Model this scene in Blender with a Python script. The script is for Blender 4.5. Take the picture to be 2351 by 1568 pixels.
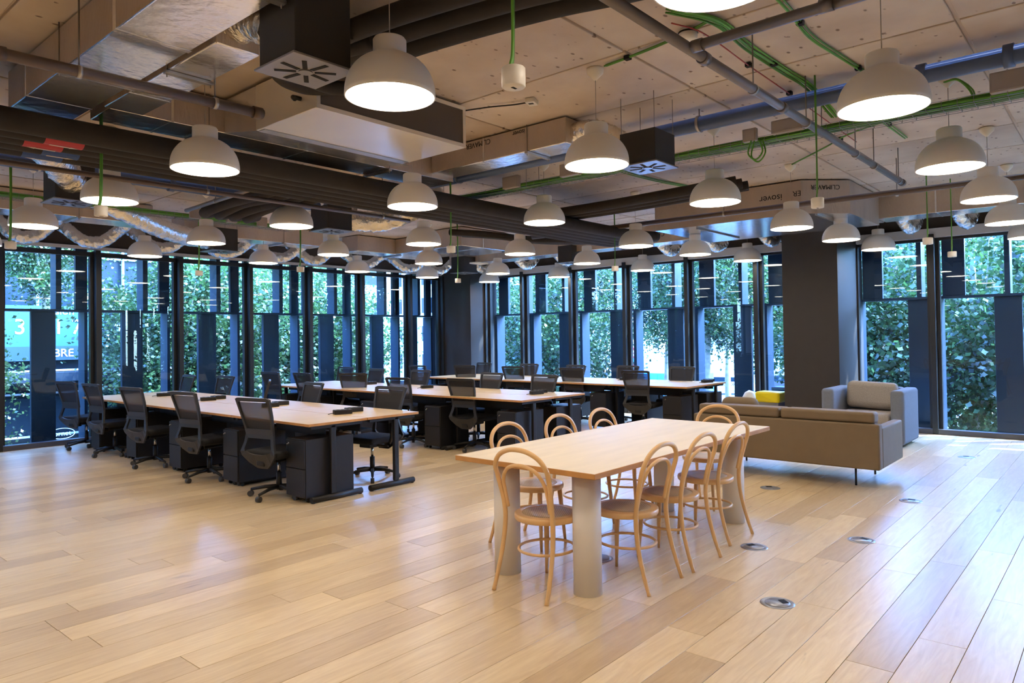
import bpy, bmesh, math, random
from mathutils import Vector, Matrix, noise as mnoise
for o in list(bpy.data.objects): bpy.data.objects.remove(o, do_unlink=True)
S = bpy.context.scene
COL = S.collection
R = math.radians
rnd = random.Random(7)

# ------------------------------------------------------------------ camera
IW, IH = 2351, 1568
FPX = 1639.2
yaw, pitch, roll = R(49.184), R(0.990), R(-0.812)
fw = Vector((math.sin(yaw)*math.cos(pitch), math.cos(yaw)*math.cos(pitch), math.sin(pitch)))
rt0 = Vector((math.cos(yaw), -math.sin(yaw), 0)); up0 = rt0.cross(fw)
rt = math.cos(roll)*rt0 + math.sin(roll)*up0
up = -math.sin(roll)*rt0 + math.cos(roll)*up0
cam = bpy.data.cameras.new('camera'); co = bpy.data.objects.new('camera', cam); COL.objects.link(co)
cam.sensor_width = 36.0; cam.sensor_fit = 'HORIZONTAL'; cam.lens = 36.0*FPX/IW
cam.shift_y = -39.5/IW
cam.clip_start = 0.05; cam.clip_end = 400
m = Matrix((rt, up, -fw)).transposed().to_4x4(); m.translation = Vector((0, 0, 1.55))
co.matrix_world = m
S.camera = co

# ------------------------------------------------------------------ world, sun, exposure
W = bpy.data.worlds.new('world'); S.world = W; W.use_nodes = True
wn = W.node_tree; bg = wn.nodes['Background']
sky = wn.nodes.new('ShaderNodeTexSky'); sky.sky_type = 'NISHITA'; sky.sun_disc = False
sky.sun_elevation = R(48); sky.sun_rotation = R(139); sky.air_density = 1.3; sky.dust_density = 1.5; sky.ozone_density = 3.0
tint = wn.nodes.new('ShaderNodeMix'); tint.data_type = 'RGBA'; tint.blend_type = 'MULTIPLY'; tint.inputs[0].default_value = 1; tint.inputs[7].default_value = (.66, .90, 1.32, 1)
wn.links.new(sky.outputs[0], tint.inputs[6]); wn.links.new(tint.outputs[2], bg.inputs[0]); bg.inputs[1].default_value = 8.4
sun = bpy.data.lights.new('sun', 'SUN'); sun.energy = 20; sun.angle = R(0.55); sun.color = (1, .95, .88)
so = bpy.data.objects.new('sun', sun); COL.objects.link(so)
sd = Vector((0.70, -0.72, 0.0)).normalized()*math.cos(R(48)) + Vector((0, 0, math.sin(R(48))))
so.rotation_euler = sd.to_track_quat('Z', 'Y').to_euler(); so.location = (30, -30, 40)
S.view_settings.view_transform = 'Standard'; S.view_settings.look = 'None'
S.view_settings.exposure = 0.0; S.view_settings.gamma = 1.0; S.view_settings.use_curve_mapping = False
LAMP_STRENGTH = 24.0

# ------------------------------------------------------------------ materials
def sc(h):
    c = [int(h[i:i+2], 16)/255 for i in (0, 2, 4)]
    return tuple(x/12.92 if x <= .04045 else ((x+.055)/1.055)**2.4 for x in c)+(1,)
def nd(nt, t, **k):
    n = nt.nodes.new(t)
    for a, b in k.items():
        if hasattr(n, a): setattr(n, a, b)
    return n
def mat(name, col, rough=.5, metal=0, var=0.0, scale=8, bump=0, bscale=60, rand=0, spec=.5, stretch=None, emis=None, est=0, coat=0, trans=0):
    M = bpy.data.materials.new(name); M.use_nodes = True; nt = M.node_tree; b = nt.nodes['Principled BSDF']
    c = sc(col) if isinstance(col, str) else col
    b.inputs['Base Color'].default_value = c; b.inputs['Roughness'].default_value = rough; b.inputs['Metallic'].default_value = metal
    b.inputs['Specular IOR Level'].default_value = spec
    b.inputs['Coat Weight'].default_value = coat
    if emis: b.inputs['Emission Color'].default_value = emis; b.inputs['Emission Strength'].default_value = est
    tc = nd(nt, 'ShaderNodeTexCoord'); src = tc.outputs['Object']
    if stretch:
        mp = nd(nt, 'ShaderNodeMapping'); mp.inputs['Scale'].default_value = stretch; nt.links.new(src, mp.inputs[0]); src = mp.outputs[0]
    out = None
    if var:
        n = nd(nt, 'ShaderNodeTexNoise'); n.inputs['Scale'].default_value = scale; n.inputs['Detail'].default_value = 5; nt.links.new(src, n.inputs['Vector'])
        mr = nd(nt, 'ShaderNodeMapRange'); mr.inputs[1].default_value = .3; mr.inputs[2].default_value = .7; mr.inputs[3].default_value = 1-var; mr.inputs[4].default_value = 1+var
        nt.links.new(n.outputs['Fac'], mr.inputs[0]); out = mr.outputs[0]
    if rand:
        oi = nd(nt, 'ShaderNodeObjectInfo'); mr = nd(nt, 'ShaderNodeMapRange'); mr.inputs[3].default_value = 1-rand; mr.inputs[4].default_value = 1+rand
        nt.links.new(oi.outputs['Random'], mr.inputs[0])
        if out:
            mm = nd(nt, 'ShaderNodeMath', operation='MULTIPLY'); nt.links.new(out, mm.inputs[0]); nt.links.new(mr.outputs[0], mm.inputs[1]); out = mm.outputs[0]
        else: out = mr.outputs[0]
    if out:
        vm = nd(nt, 'ShaderNodeVectorMath', operation='SCALE'); vm.inputs[0].default_value = c[:3]; nt.links.new(out, vm.inputs['Scale']); nt.links.new(vm.outputs[0], b.inputs['Base Color'])
    if bump:
        n = nd(nt, 'ShaderNodeTexNoise'); n.inputs['Scale'].default_value = bscale; n.inputs['Detail'].default_value = 3; nt.links.new(src, n.inputs['Vector'])
        bp = nd(nt, 'ShaderNodeBump'); bp.inputs['Strength'].default_value = bump; bp.inputs['Distance'].default_value = .01
        nt.links.new(n.outputs['Fac'], bp.inputs['Height']); nt.links.new(bp.outputs[0], b.inputs['Normal'])
    return M
MT = {}
MT['black_steel'] = mat('black_steel', '0e0d0f', .5)
MT['black_plastic'] = mat('black_plastic', '121213', .52)
MT['grey_plastic'] = mat('grey_plastic', '2a2b2e', .5)
MT['caster'] = mat('caster', '39393c', .4)
MT['chrome'] = mat('chrome', 'c8c8c8', .25, 1)
MT['seat_fabric'] = mat('seat_fabric', '141416', .9, bump=.3, bscale=300)
MT['ped_steel'] = mat('ped_steel', '141214', .52, bump=.02, bscale=300)
MT['lamp_white'] = mat('lamp_white', 'f1eeea', .42)
MT['canopy_white'] = mat('canopy_white', 'e9e2d4', .5)
MT['cord'] = mat('cord', 'b7ada5', .6)
MT['lamp_glow'] = mat('lamp_glow', (1, 1, 1, 1), .6, emis=(1, .84, .655, 1), est=LAMP_STRENGTH)
MT['green_cable'] = mat('green_cable', '5c9a35', .5, rand=.3, var=.25, scale=3)
MT['red_cable'] = mat('red_cable', 'a03a34', .5)
MT['black_cable'] = mat('black_cable', '17171a', .5)
MT['white_plastic'] = mat('white_plastic', 'e6e0d6', .45)
MT['grey_box'] = mat('grey_box', 'a99f98', .55, var=.05)
MT['foil'] = mat('foil', 'eceef2', .2, .9, var=.10, scale=2.2, bump=.28, bscale=14, stretch=(1, 1, 1))
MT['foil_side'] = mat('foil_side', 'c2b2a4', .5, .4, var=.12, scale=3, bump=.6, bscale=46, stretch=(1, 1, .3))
MT['flex'] = mat('flex', 'efece6', .22, .9, bump=1.0, bscale=30)
MT['galv'] = mat('galv', 'b5b3b2', .35, .85, var=.12, scale=6)
MT['fcu'] = mat('fcu', 'e6e0d6', .26, .35, var=.04, scale=2)
MT['fcu_side'] = mat('fcu_side', '5a5048', .5, .2)
MT['insul'] = mat('insul', '2b2624', .82, bump=.5, bscale=14, var=.2, scale=5)
MT['brown_pipe'] = mat('brown_pipe', '65564f', .4, .2)
MT['grey_pipe'] = mat('grey_pipe', '7b7577', .32, .3, var=.08, scale=5)
MT['blue_pipe'] = mat('blue_pipe', '4a5d84', .42, var=.05)
MT['rod'] = mat('rod', '8b8580', .4, .7)
MT['plenum'] = mat('plenum', '2c2825', .55)
MT['plenum_plate'] = mat('plenum_plate', '8f8c8a', .3, .6)
MT['dark'] = mat('dark', '0d0c0c', .8)
MT['beam'] = mat('beam', '3a322d', .75, var=.06)
MT['column'] = mat('column', '35302d', .6, var=.05)
MT['mullion'] = mat('mullion', '2a2d31', .4, .3)
MT['trim_white'] = mat('trim_white', 'c9c6c6', .45)
MT['blade'] = mat('blade', '243446', .4, .1)
MT['aluminium'] = mat('aluminium', '5b5a60', .4, .6)
MT['birch'] = mat('birch', 'e6c894', .36, var=.07, scale=2.2, stretch=(1, 6, 6), coat=.15)
MT['birch_edge'] = mat('birch_edge', 'c48f54', .5, var=.12, scale=10)
MT['table_top'] = mat('table_top', 'ebdcc2', .42, var=.05, scale=1.6, stretch=(1.2, 8, 8))
MT['beech'] = mat('beech', 'e8bd85', .36, var=.07, scale=6, coat=.15)
MT['leg_white'] = mat('leg_white', 'ece7e2', .4)
MT['sofa'] = mat('sofa', '7a6850', .72, bump=.15, bscale=400, var=.03)
MT['arm_grey'] = mat('arm_grey', '707784', .9, bump=.3, bscale=300, var=.05, scale=40)
MT['cushion'] = mat('cushion', '9c958e', .95, bump=.4, bscale=260, var=.14, scale=90)
MT['socket'] = mat('socket', '9a9ea8', .3, .5)
MT['bag'] = mat('bag', 'e8d414', .4)
MT['bag_white'] = mat('bag_white', 'dfe3ea', .35)
MT['bag_blue'] = mat('bag_blue', '1c55b5', .4)
MT['bin'] = mat('bin', '807f83', .5)
MT['label_red'] = mat('label_red', 'b5303a', .5)
MT['label_blue'] = mat('label_blue', '274a86', .5)
MT['label_cream'] = mat('label_cream', 'd6c6ae', .5)
MT['ink'] = mat('ink', '15151a', .6)
MT['steel_text'] = mat('steel_text', 'cfd2d8', .4)
MT['asphalt'] = mat('asphalt', '5d6268', .9, var=.1, scale=1)
MT['paving'] = mat('paving', '8f8f90', .9, var=.08, scale=2)
MT['hoarding'] = mat('hoarding', 'b9bdc6', .6, var=.03)
MT['bark'] = mat('bark', '9c9684', .8, var=.25, scale=6)
MT['dark_glass'] = mat('dark_glass', '0a1c26', .35, spec=.15)
MT['bldg_dark'] = mat('bldg_dark', '16222b', .7, spec=.2)
MT['bldg_white'] = mat('bldg_white', '9ba3ac', .7, spec=.2)
MT['teal'] = mat('teal', '064258', .5)
MT['teal_dark'] = mat('teal_dark', '042a3c', .5)
MT['white_paint'] = mat('white_paint', 'e8e8ea', .4)
MT['blue_paint'] = mat('blue_paint', '2f7fa8', .5)
MT['red_paint'] = mat('red_paint', 'b0242c', .4)
MT['car_dark'] = mat('car_dark', '1b2026', .25, spec=.8)
MT['tyre'] = mat('tyre', '111111', .8)

def mixm(name, build):
    M = bpy.data.materials.new(name); M.use_nodes = True; nt = M.node_tree
    for n in list(nt.nodes):
        if n.type != 'OUTPUT_MATERIAL': nt.nodes.remove(n)
    build(nt, nt.nodes['Material Output']); return M
def glass(nt, out):
    t = nd(nt, 'ShaderNodeBsdfTransparent'); t.inputs[0].default_value = (.80, .91, .98, 1)
    g = nd(nt, 'ShaderNodeBsdfGlossy'); g.inputs['Roughness'].default_value = 0.0; g.inputs[0].default_value = (.9, .95, 1, 1)
    lw = nd(nt, 'ShaderNodeLayerWeight'); lw.inputs[0].default_value = .5
    pw = nd(nt, 'ShaderNodeMath', operation='POWER'); pw.inputs[1].default_value = 5; nt.links.new(lw.outputs['Facing'], pw.inputs[0])
    f = nd(nt, 'ShaderNodeMapRange'); f.inputs[3].default_value = .03; f.inputs[4].default_value = 1.0; nt.links.new(pw.outputs[0], f.inputs[0])
    mx = nd(nt, 'ShaderNodeMixShader'); nt.links.new(f.outputs[0], mx.inputs[0]); nt.links.new(t.outputs[0], mx.inputs[1]); nt.links.new(g.outputs[0], mx.inputs[2]); nt.links.new(mx.outputs[0], out.inputs[0])
MT['glass'] = mixm('glass', glass)
def meshfab(nt, out):
    t = nd(nt, 'ShaderNodeBsdfTransparent'); d = nd(nt, 'ShaderNodeBsdfPrincipled'); d.inputs['Base Color'].default_value = sc('222124'); d.inputs['Roughness'].default_value = .7
    mx = nd(nt, 'ShaderNodeMixShader'); mx.inputs[0].default_value = .90; nt.links.new(t.outputs[0], mx.inputs[1]); nt.links.new(d.outputs[0], mx.inputs[2]); nt.links.new(mx.outputs[0], out.inputs[0])
MT['mesh_fabric'] = mixm('mesh_fabric', meshfab)
def leafm(nt, out):
    oi = nd(nt, 'ShaderNodeTexCoord'); n = nd(nt, 'ShaderNodeTexNoise'); n.inputs['Scale'].default_value = 1.3; n.inputs['Detail'].default_value = 6; nt.links.new(oi.outputs['Object'], n.inputs[0])
    cr = nd(nt, 'ShaderNodeValToRGB'); cr.color_ramp.elements[0].position = .34; cr.color_ramp.elements[0].color = sc('10261a'); cr.color_ramp.elements[1].position = .66; cr.color_ramp.elements[1].color = sc('4c6e38')
    nt.links.new(n.outputs['Fac'], cr.inputs[0])
    d = nd(nt, 'ShaderNodeBsdfDiffuse'); t = nd(nt, 'ShaderNodeBsdfTranslucent'); nt.links.new(cr.outputs[0], d.inputs[0]); nt.links.new(cr.outputs[0], t.inputs[0])
    mx = nd(nt, 'ShaderNodeMixShader'); mx.inputs[0].default_value = .45; nt.links.new(d.outputs[0], mx.inputs[1]); nt.links.new(t.outputs[0], mx.inputs[2])
    g = nd(nt, 'ShaderNodeBsdfGlossy'); g.inputs['Roughness'].default_value = .4; m2 = nd(nt, 'ShaderNodeMixShader'); m2.inputs[0].default_value = .06
    nt.links.new(mx.outputs[0], m2.inputs[1]); nt.links.new(g.outputs[0], m2.inputs[2]); nt.links.new(m2.outputs[0], out.inputs[0])
MT['leaf'] = mixm('leaf', leafm)

def plank_mat():
    M = bpy.data.materials.new('oak_plank'); M.use_nodes = True; nt = M.node_tree; b = nt.nodes['Principled BSDF']
    tc = nd(nt, 'ShaderNodeTexCoord'); oi = nd(nt, 'ShaderNodeObjectInfo')
    off = nd(nt, 'ShaderNodeMath', operation='MULTIPLY'); off.inputs[1].default_value = 57.0; nt.links.new(oi.outputs['Random'], off.inputs[0])
    ad = nd(nt, 'ShaderNodeVectorMath', operation='ADD'); nt.links.new(tc.outputs['Object'], ad.inputs[0]); nt.links.new(off.outputs[0], ad.inputs[1])
    mp = nd(nt, 'ShaderNodeMapping'); mp.inputs['Scale'].default_value = (1.0, 9.0, 1); nt.links.new(ad.outputs[0], mp.inputs[0])
    n1 = nd(nt, 'ShaderNodeTexNoise'); n1.inputs['Scale'].default_value = 2.6; n1.inputs['Detail'].default_value = 7; n1.inputs['Roughness'].default_value = .62; n1.inputs['Distortion'].default_value = 1.2; nt.links.new(mp.outputs[0], n1.inputs[0])
    n2 = nd(nt, 'ShaderNodeTexNoise'); n2.inputs['Scale'].default_value = 2.0; n2.inputs['Detail'].default_value = 3
    mp2 = nd(nt, 'ShaderNodeMapping'); mp2.inputs['Scale'].default_value = (1.1, 6.0, 1); nt.links.new(ad.outputs[0], mp2.inputs[0]); nt.links.new(mp2.outputs[0], n2.inputs[0])
    cr = nd(nt, 'ShaderNodeValToRGB'); e = cr.color_ramp.elements; e[0].position = .25; e[0].color = sc('d0b68e'); e[1].position = .7; e[1].color = sc('e7d4b0')
    nt.links.new(n1.outputs['Fac'], cr.inputs[0])
    # knots
    kn = nd(nt, 'ShaderNodeMapRange'); kn.inputs[1].default_value = .70; kn.inputs[2].default_value = .77; kn.inputs[3].default_value = 0; kn.inputs[4].default_value = .6; nt.links.new(n2.outputs['Fac'], kn.inputs[0])
    mk = nd(nt, 'ShaderNodeMix'); mk.data_type = 'RGBA'; nt.links.new(kn.outputs[0], mk.inputs[0]); nt.links.new(cr.outputs[0], mk.inputs[6]); mk.inputs[7].default_value = sc('6d4a30')
    cr2 = nd(nt, 'ShaderNodeValToRGB'); e = cr2.color_ramp.elements; e[0].position = 0; e[0].color = (.78, .72, .66, 1); e[1].position = 1; e[1].color = (1.10, 1.08, 1.05, 1)
    el = cr2.color_ramp.elements.new(.5); el.color = (.97, .94, .90, 1)
    nt.links.new(oi.outputs['Random'], cr2.inputs[0])
    mu = nd(nt, 'ShaderNodeMix'); mu.data_type = 'RGBA'; mu.blend_type = 'MULTIPLY'; mu.inputs[0].default_value = 1; nt.links.new(mk.outputs[2], mu.inputs[6]); nt.links.new(cr2.outputs[0], mu.inputs[7])
    nt.links.new(mu.outputs[2], b.inputs['Base Color'])
    b.inputs['Roughness'].default_value = .34; b.inputs['Coat Weight'].default_value = .35; b.inputs['Coat Roughness'].default_value = .28
    bp = nd(nt, 'ShaderNodeBump'); bp.inputs['Strength'].default_value = .12; bp.inputs['Distance'].default_value = .004; nt.links.new(n1.outputs['Fac'], bp.inputs['Height']); nt.links.new(bp.outputs[0], b.inputs['Normal'])
    return M
MT['plank'] = plank_mat()
def concrete_mat():
    M = bpy.data.materials.new('ceiling_concrete'); M.use_nodes = True; nt = M.node_tree; b = nt.nodes['Principled BSDF']
    tc = nd(nt, 'ShaderNodeTexCoord'); oi = nd(nt, 'ShaderNodeObjectInfo')
    off = nd(nt, 'ShaderNodeMath', operation='MULTIPLY'); off.inputs[1].default_value = 31.0; nt.links.new(oi.outputs['Random'], off.inputs[0])
    ad = nd(nt, 'ShaderNodeVectorMath', operation='ADD'); nt.links.new(tc.outputs['Object'], ad.inputs[0]); nt.links.new(off.outputs[0], ad.inputs[1])
    n1 = nd(nt, 'ShaderNodeTexNoise'); n1.inputs['Scale'].default_value = 1.7; n1.inputs['Detail'].default_value = 8; nt.links.new(ad.outputs[0], n1.inputs[0])
    cr = nd(nt, 'ShaderNodeValToRGB'); e = cr.color_ramp.elements; e[0].position = .28; e[0].color = sc('bba793'); e[1].position = .72; e[1].color = sc('d9cbbb'); nt.links.new(n1.outputs['Fac'], cr.inputs[0])
    mp = nd(nt, 'ShaderNodeMapping'); mp.inputs['Scale'].default_value = (8, 14, 1); nt.links.new(ad.outputs[0], mp.inputs[0])
    v = nd(nt, 'ShaderNodeTexVoronoi'); v.inputs['Scale'].default_value = 1.0; nt.links.new(mp.outputs[0], v.inputs[0])
    n3 = nd(nt, 'ShaderNodeTexNoise'); n3.inputs['Scale'].default_value = 9; nt.links.new(ad.outputs[0], n3.inputs[0])
    pit = nd(nt, 'ShaderNodeMapRange'); pit.inputs[1].default_value = .11; pit.inputs[2].default_value = .19; pit.inputs[3].default_value = 1; pit.inputs[4].default_value = 0; nt.links.new(v.outputs['Distance'], pit.inputs[0])
    gt = nd(nt, 'ShaderNodeMath', operation='GREATER_THAN'); gt.inputs[1].default_value = .49; nt.links.new(n3.outputs['Fac'], gt.inputs[0])
    pm = nd(nt, 'ShaderNodeMath', operation='MULTIPLY'); nt.links.new(pit.outputs[0], pm.inputs[0]); nt.links.new(gt.outputs[0], pm.inputs[1])
    pk = nd(nt, 'ShaderNodeMath', operation='MULTIPLY'); pk.inputs[1].default_value = .85; nt.links.new(pm.outputs[0], pk.inputs[0])
    mk = nd(nt, 'ShaderNodeMix'); mk.data_type = 'RGBA'; nt.links.new(pk.outputs[0], mk.inputs[0]); nt.links.new(cr.outputs[0], mk.inputs[6]); mk.inputs[7].default_value = sc('6b5343')
    mr = nd(nt, 'ShaderNodeMapRange'); mr.inputs[3].default_value = .9; mr.inputs[4].default_value = 1.08; nt.links.new(oi.outputs['Random'], mr.inputs[0])
    vm = nd(nt, 'ShaderNodeVectorMath', operation='SCALE'); nt.links.new(mk.outputs[2], vm.inputs[0]); nt.links.new(mr.outputs[0], vm.inputs['Scale'])
    nt.links.new(vm.outputs[0], b.inputs['Base Color']); b.inputs['Roughness'].default_value = .62
    bp = nd(nt, 'ShaderNodeBump'); bp.inputs['Strength'].default_value = .5; bp.inputs['Distance'].default_value = .006; bp.invert = True
    nt.links.new(pm.outputs[0], bp.inputs['Height']); nt.links.new(bp.outputs[0], b.inputs['Normal'])
    return M
MT['concrete'] = concrete_mat()
def cane_mat():
    M = bpy.data.materials.new('cane'); M.use_nodes = True; nt = M.node_tree; b = nt.nodes['Principled BSDF']
    tc = nd(nt, 'ShaderNodeTexCoord'); mp = nd(nt, 'ShaderNodeMapping'); mp.inputs['Rotation'].default_value = (0, 0, R(45)); nt.links.new(tc.outputs['Object'], mp.inputs[0])
    ck = nd(nt, 'ShaderNodeTexVoronoi'); ck.inputs['Scale'].default_value = 85; ck.inputs['Randomness'].default_value = .05; nt.links.new(mp.outputs[0], ck.inputs[0])
    cr = nd(nt, 'ShaderNodeValToRGB'); e = cr.color_ramp.elements; e[0].position = .25; e[0].color = sc('8d7a66'); e[1].position = .45; e[1].color = sc('d6bd97'); nt.links.new(ck.outputs['Distance'], cr.inputs[0])
    nt.links.new(cr.outputs[0], b.inputs['Base Color']); b.inputs['Roughness'].default_value = .5
    return M
MT['cane'] = cane_mat()

# ------------------------------------------------------------------ mesh builder
class MB:
    def __init__(s): s.b = bmesh.new(); s.mats = []
    def mi(s, m):
        if m is None: return 0
        if m not in s.mats: s.mats.append(m)
        return s.mats.index(m)
    def _tag(s, faces, m, smooth=False):
        i = s.mi(m)
        for f in faces: f.material_index = i; f.smooth = smooth
    def box(s, x0, x1, y0, y1, z0, z1, m=None, bev=0, seg=2, smooth=False, mtx=None):
        vs = [s.b.verts.new((x, y, z)) for x in (x0, x1) for y in (y0, y1) for z in (z0, z1)]
        q = [(0, 1, 3, 2), (4, 6, 7, 5), (0, 4, 5, 1), (2, 3, 7, 6), (0, 2, 6, 4), (1, 5, 7, 3)]
        fs = [s.b.faces.new([vs[i] for i in a]) for a in q]
        if mtx is not None: bmesh.ops.transform(s.b, matrix=mtx, verts=vs)
        i = s.mi(m)
        for f in fs: f.material_index = i
        if bev:
            es = list({e for f in fs for e in f.edges})
            r = bmesh.ops.bevel(s.b, geom=es, offset=bev, segments=seg, profile=.5, affect='EDGES', clamp_overlap=True)
            for f in r['faces']: f.material_index = i; f.smooth = True
            if smooth:
                for f in fs:
                    if f.is_valid: f.smooth = True
        return s
    def prism(s, pts, z0, z1, m=None, axis='z'):
        def P(a, b, c): return {'z': (a, b, c), 'x': (c, a, b), 'y': (a, c, b)}[axis]
        lo = [s.b.verts.new(P(a, b, z0)) for a, b in pts]; hi = [s.b.verts.new(P(a, b, z1)) for a, b in pts]
        n = len(pts); fs = [s.b.faces.new(lo[::-1]), s.b.faces.new(hi)]
        for i in range(n): fs.append(s.b.faces.new((lo[i], lo[(i+1) % n], hi[(i+1) % n], hi[i])))
        s._tag(fs, m); return s
    def tube(s, path, r, n=10, m=None, closed=False, flat=1.0, ups=None, cap=True):
        P = [Vector(p) for p in path]; k = len(P)
        rr = r if isinstance(r, (list, tuple)) else [r]*k
        rings = []; prev = None
        for i in range(k):
            if closed: t = (P[(i+1) % k]-P[i-1])
            else: t = P[min(i+1, k-1)]-P[max(i-1, 0)]
            t = t.normalized() if t.length > 1e-9 else Vector((0, 0, 1))
            if prev is None:
                a = Vector((0, 0, 1)) if abs(t.z) < .9 else Vector((1, 0, 0)); u = a.cross(t).normalized()
            else:
                u = prev - t*prev.dot(t); u = u.normalized() if u.length > 1e-6 else prev
            prev = u; v = t.cross(u)
            rings.append([s.b.verts.new(P[i]+u*math.cos(2*math.pi*j/n)*rr[i]+v*math.sin(2*math.pi*j/n)*rr[i]*flat) for j in range(n)])
        fs = []
        for i in range(k if closed else k-1):
            A = rings[i]; B = rings[(i+1) % k]
            if closed and i == k-1:   # align
                best = min(range(n), key=lambda q: (A[0].co-B[q].co).length); B = B[best:]+B[:best]
            for j in range(n): fs.append(s.b.faces.new((A[j], A[(j+1) % n], B[(j+1) % n], B[j])))
        s._tag(fs, m, True)
        if cap and not closed: s._tag([s.b.faces.new(rings[0][::-1]), s.b.faces.new(rings[-1])], m)
        return s
    def cyl(s, x, y, z0, z1, r, n=24, m=None, r2=None):
        return s.tube([(x, y, z0), (x, y, z1)], [r, r if r2 is None else r2], n, m)
    def lathe(s, prof, n=32, m=None, cx=0, cy=0, cz=0, sx=1, sy=1):
        rings = []
        for r, z in prof:
            if r < 1e-6: rings.append([s.b.verts.new((cx, cy, cz+z))])
            else: rings.append([s.b.verts.new((cx+r*sx*math.cos(2*math.pi*j/n), cy+r*sy*math.sin(2*math.pi*j/n), cz+z)) for j in range(n)])
        fs = []
        for A, B in zip(rings, rings[1:]):
            if len(A) == 1 and len(B) == 1: continue
            for j in range(n):
                k = (j+1) % n
                if len(A) == 1: fs.append(s.b.faces.new((A[0], B[k], B[j])))
                elif len(B) == 1: fs.append(s.b.faces.new((A[j], A[k], B[0])))
                else: fs.append(s.b.faces.new((A[j], A[k], B[k], B[j])))
        s._tag(fs, m, True); return s
    def sheet(s, outer, inner, xf, th, m=None):
        # ring between two loops of (y,z); x from function xf(z); thickness th
        n = len(outer); V = []
        for loop, in ((outer,), (inner,)):
            V.append([[s.b.verts.new((xf(z)+d, y, z)) for (y, z) in loop] for d in (0, th)])
        (o0, o1), (i0, i1) = V
        fs = []
        for j in range(n):
            k = (j+1) % n
            fs += [s.b.faces.new((o0[j], o0[k], i0[k], i0[j])), s.b.faces.new((o1[j], i1[j], i1[k], o1[k])), s.b.faces.new((o0[j], o1[j], o1[k], o0[k])), s.b.faces.new((i0[j], i0[k], i1[k], i1[j]))]
        s._tag(fs, m); return s
    def done(s, name, m=None, parent=None, loc=None, rz=0, fixn=True):
        if fixn: bmesh.ops.recalc_face_normals(s.b, faces=s.b.faces[:])
        me = bpy.data.meshes.new(name); s.b.to_mesh(me); s.b.free()
        for k in s.mats: me.materials.append(MT[k])
        if not s.mats and m: me.materials.append(MT[m])
        return link(name, me, parent, loc, rz)
def link(name, me, parent=None, loc=None, rz=0):
    o = bpy.data.objects.new(name, me); COL.objects.link(o)
    if loc is not None: o.location = loc
    if rz: o.rotation_euler = (0, 0, rz)
    if parent is not None: o.parent = parent
    return o
def tag(o, label=None, cat=None, group=None, kind=None):
    if label: o['label'] = label
    if cat: o['category'] = cat
    if group: o['group'] = group
    if kind: o['kind'] = kind
    return o
def thing(name, label=None, cat=None, loc=(0, 0, 0), rz=0, group=None, kind=None):
    o = link(name, None, None, loc, rz); o.empty_display_size = .1
    return tag(o, label, cat, group, kind)
def dup(root, loc, rz=None, label=None, group=None):
    r = root.copy(); COL.objects.link(r); r.location = loc
    if rz is not None: r.rotation_euler = (0, 0, rz)
    if label: r['label'] = label
    if group: r['group'] = group
    for ch in list(root.children):
        c = ch.copy(); COL.objects.link(c); c.parent = r
        for g in list(ch.children):
            d = g.copy(); COL.objects.link(d); d.parent = c
    return r
def bezier(P, n=12):
    # Catmull-Rom through points
    P = [Vector(p) for p in P]; out = []
    Q = [2*P[0]-P[1]]+P+[2*P[-1]-P[-2]]
    for i in range(1, len(Q)-2):
        for k in range(n):
            t = k/n; a, b, c, d = Q[i-1], Q[i], Q[i+1], Q[i+2]
            out.append(.5*((2*b)+(c-a)*t+(2*a-5*b+4*c-d)*t*t+(3*b-a-3*c+d)*t**3))
    out.append(P[-1]); return out
def text(name, s, size, m, mtx, parent=None, ext=.001, align='CENTER'):
    cu = bpy.data.curves.new('txt', 'FONT'); cu.body = s; cu.size = size; cu.extrude = ext; cu.align_x = align; cu.align_y = 'CENTER'
    o = bpy.data.objects.new('txt', cu); COL.objects.link(o)
    bpy.context.view_layer.update()
    me = bpy.data.meshes.new_from_object(o.evaluated_get(bpy.context.evaluated_depsgraph_get()))
    bpy.data.objects.remove(o, do_unlink=True)
    me.materials.clear(); me.materials.append(MT[m]); me.transform(mtx)
    return link(name, me, parent)

XF, YF, ZC = 12.35, 12.40, 3.46
X0, Y0 = -5.0, -8.4        # hidden ends of the room behind the camera
HEAD = 2.98

# ================================================================== STRUCTURE
# ---- floor with planks running along X
fl = MB().box(X0, XF+.05, Y0, YF+.05, -.16, -.016).done('floor', 'birch_edge'); tag(fl, 'light oak plank floor of the open office', kind='structure')
planks = []
PWD, r0 = .21, random.Random(3)
row = 0; y = Y0
while y < YF:
    x = X0-r0.random()*1.8
    while x < XF:
        L = r0.choice((1.5, 1.9, 1.9, 2.2)); a, b = max(x, X0), min(x+L, XF+.04)
        if b-a > .05: planks.append((a, b, y, min(y+PWD, YF+.04)))
        x += L
    y += PWD; row += 1
def cam_uv(x, y):
    v = Vector((x, y, -1.55)); d = v.dot(fw)
    if d < .3: return None
    return (v.dot(rt)/d, -v.dot(up)/d, d)
def pscore(p):
    cx, cy = (p[0]+p[1])/2, (p[2]+p[3])/2
    best = 0
    for q in (p[0]+.05, cx, p[1]-.05):
        u = cam_uv(q, cy)
        if u and abs(u[0]) < .78 and u[1] < .55: best = max(best, 1/u[2])
    return best
planks.sort(key=pscore, reverse=True)
pm_cache = {}
def plank_mesh(L, Wd):
    k = (round(L, 2), round(Wd, 2))
    if k not in pm_cache:
        mb = MB().box(-L/2+.0012, L/2-.0012, -Wd/2+.0012, Wd/2-.0012, -.015, 0, 'plank', bev=.0012, seg=1)
        me = bpy.data.meshes.new('plank'); mb.b.to_mesh(me); mb.b.free(); me.materials.append(MT['plank']); pm_cache[k] = me
    return pm_cache[k]
rest = MB()
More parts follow.
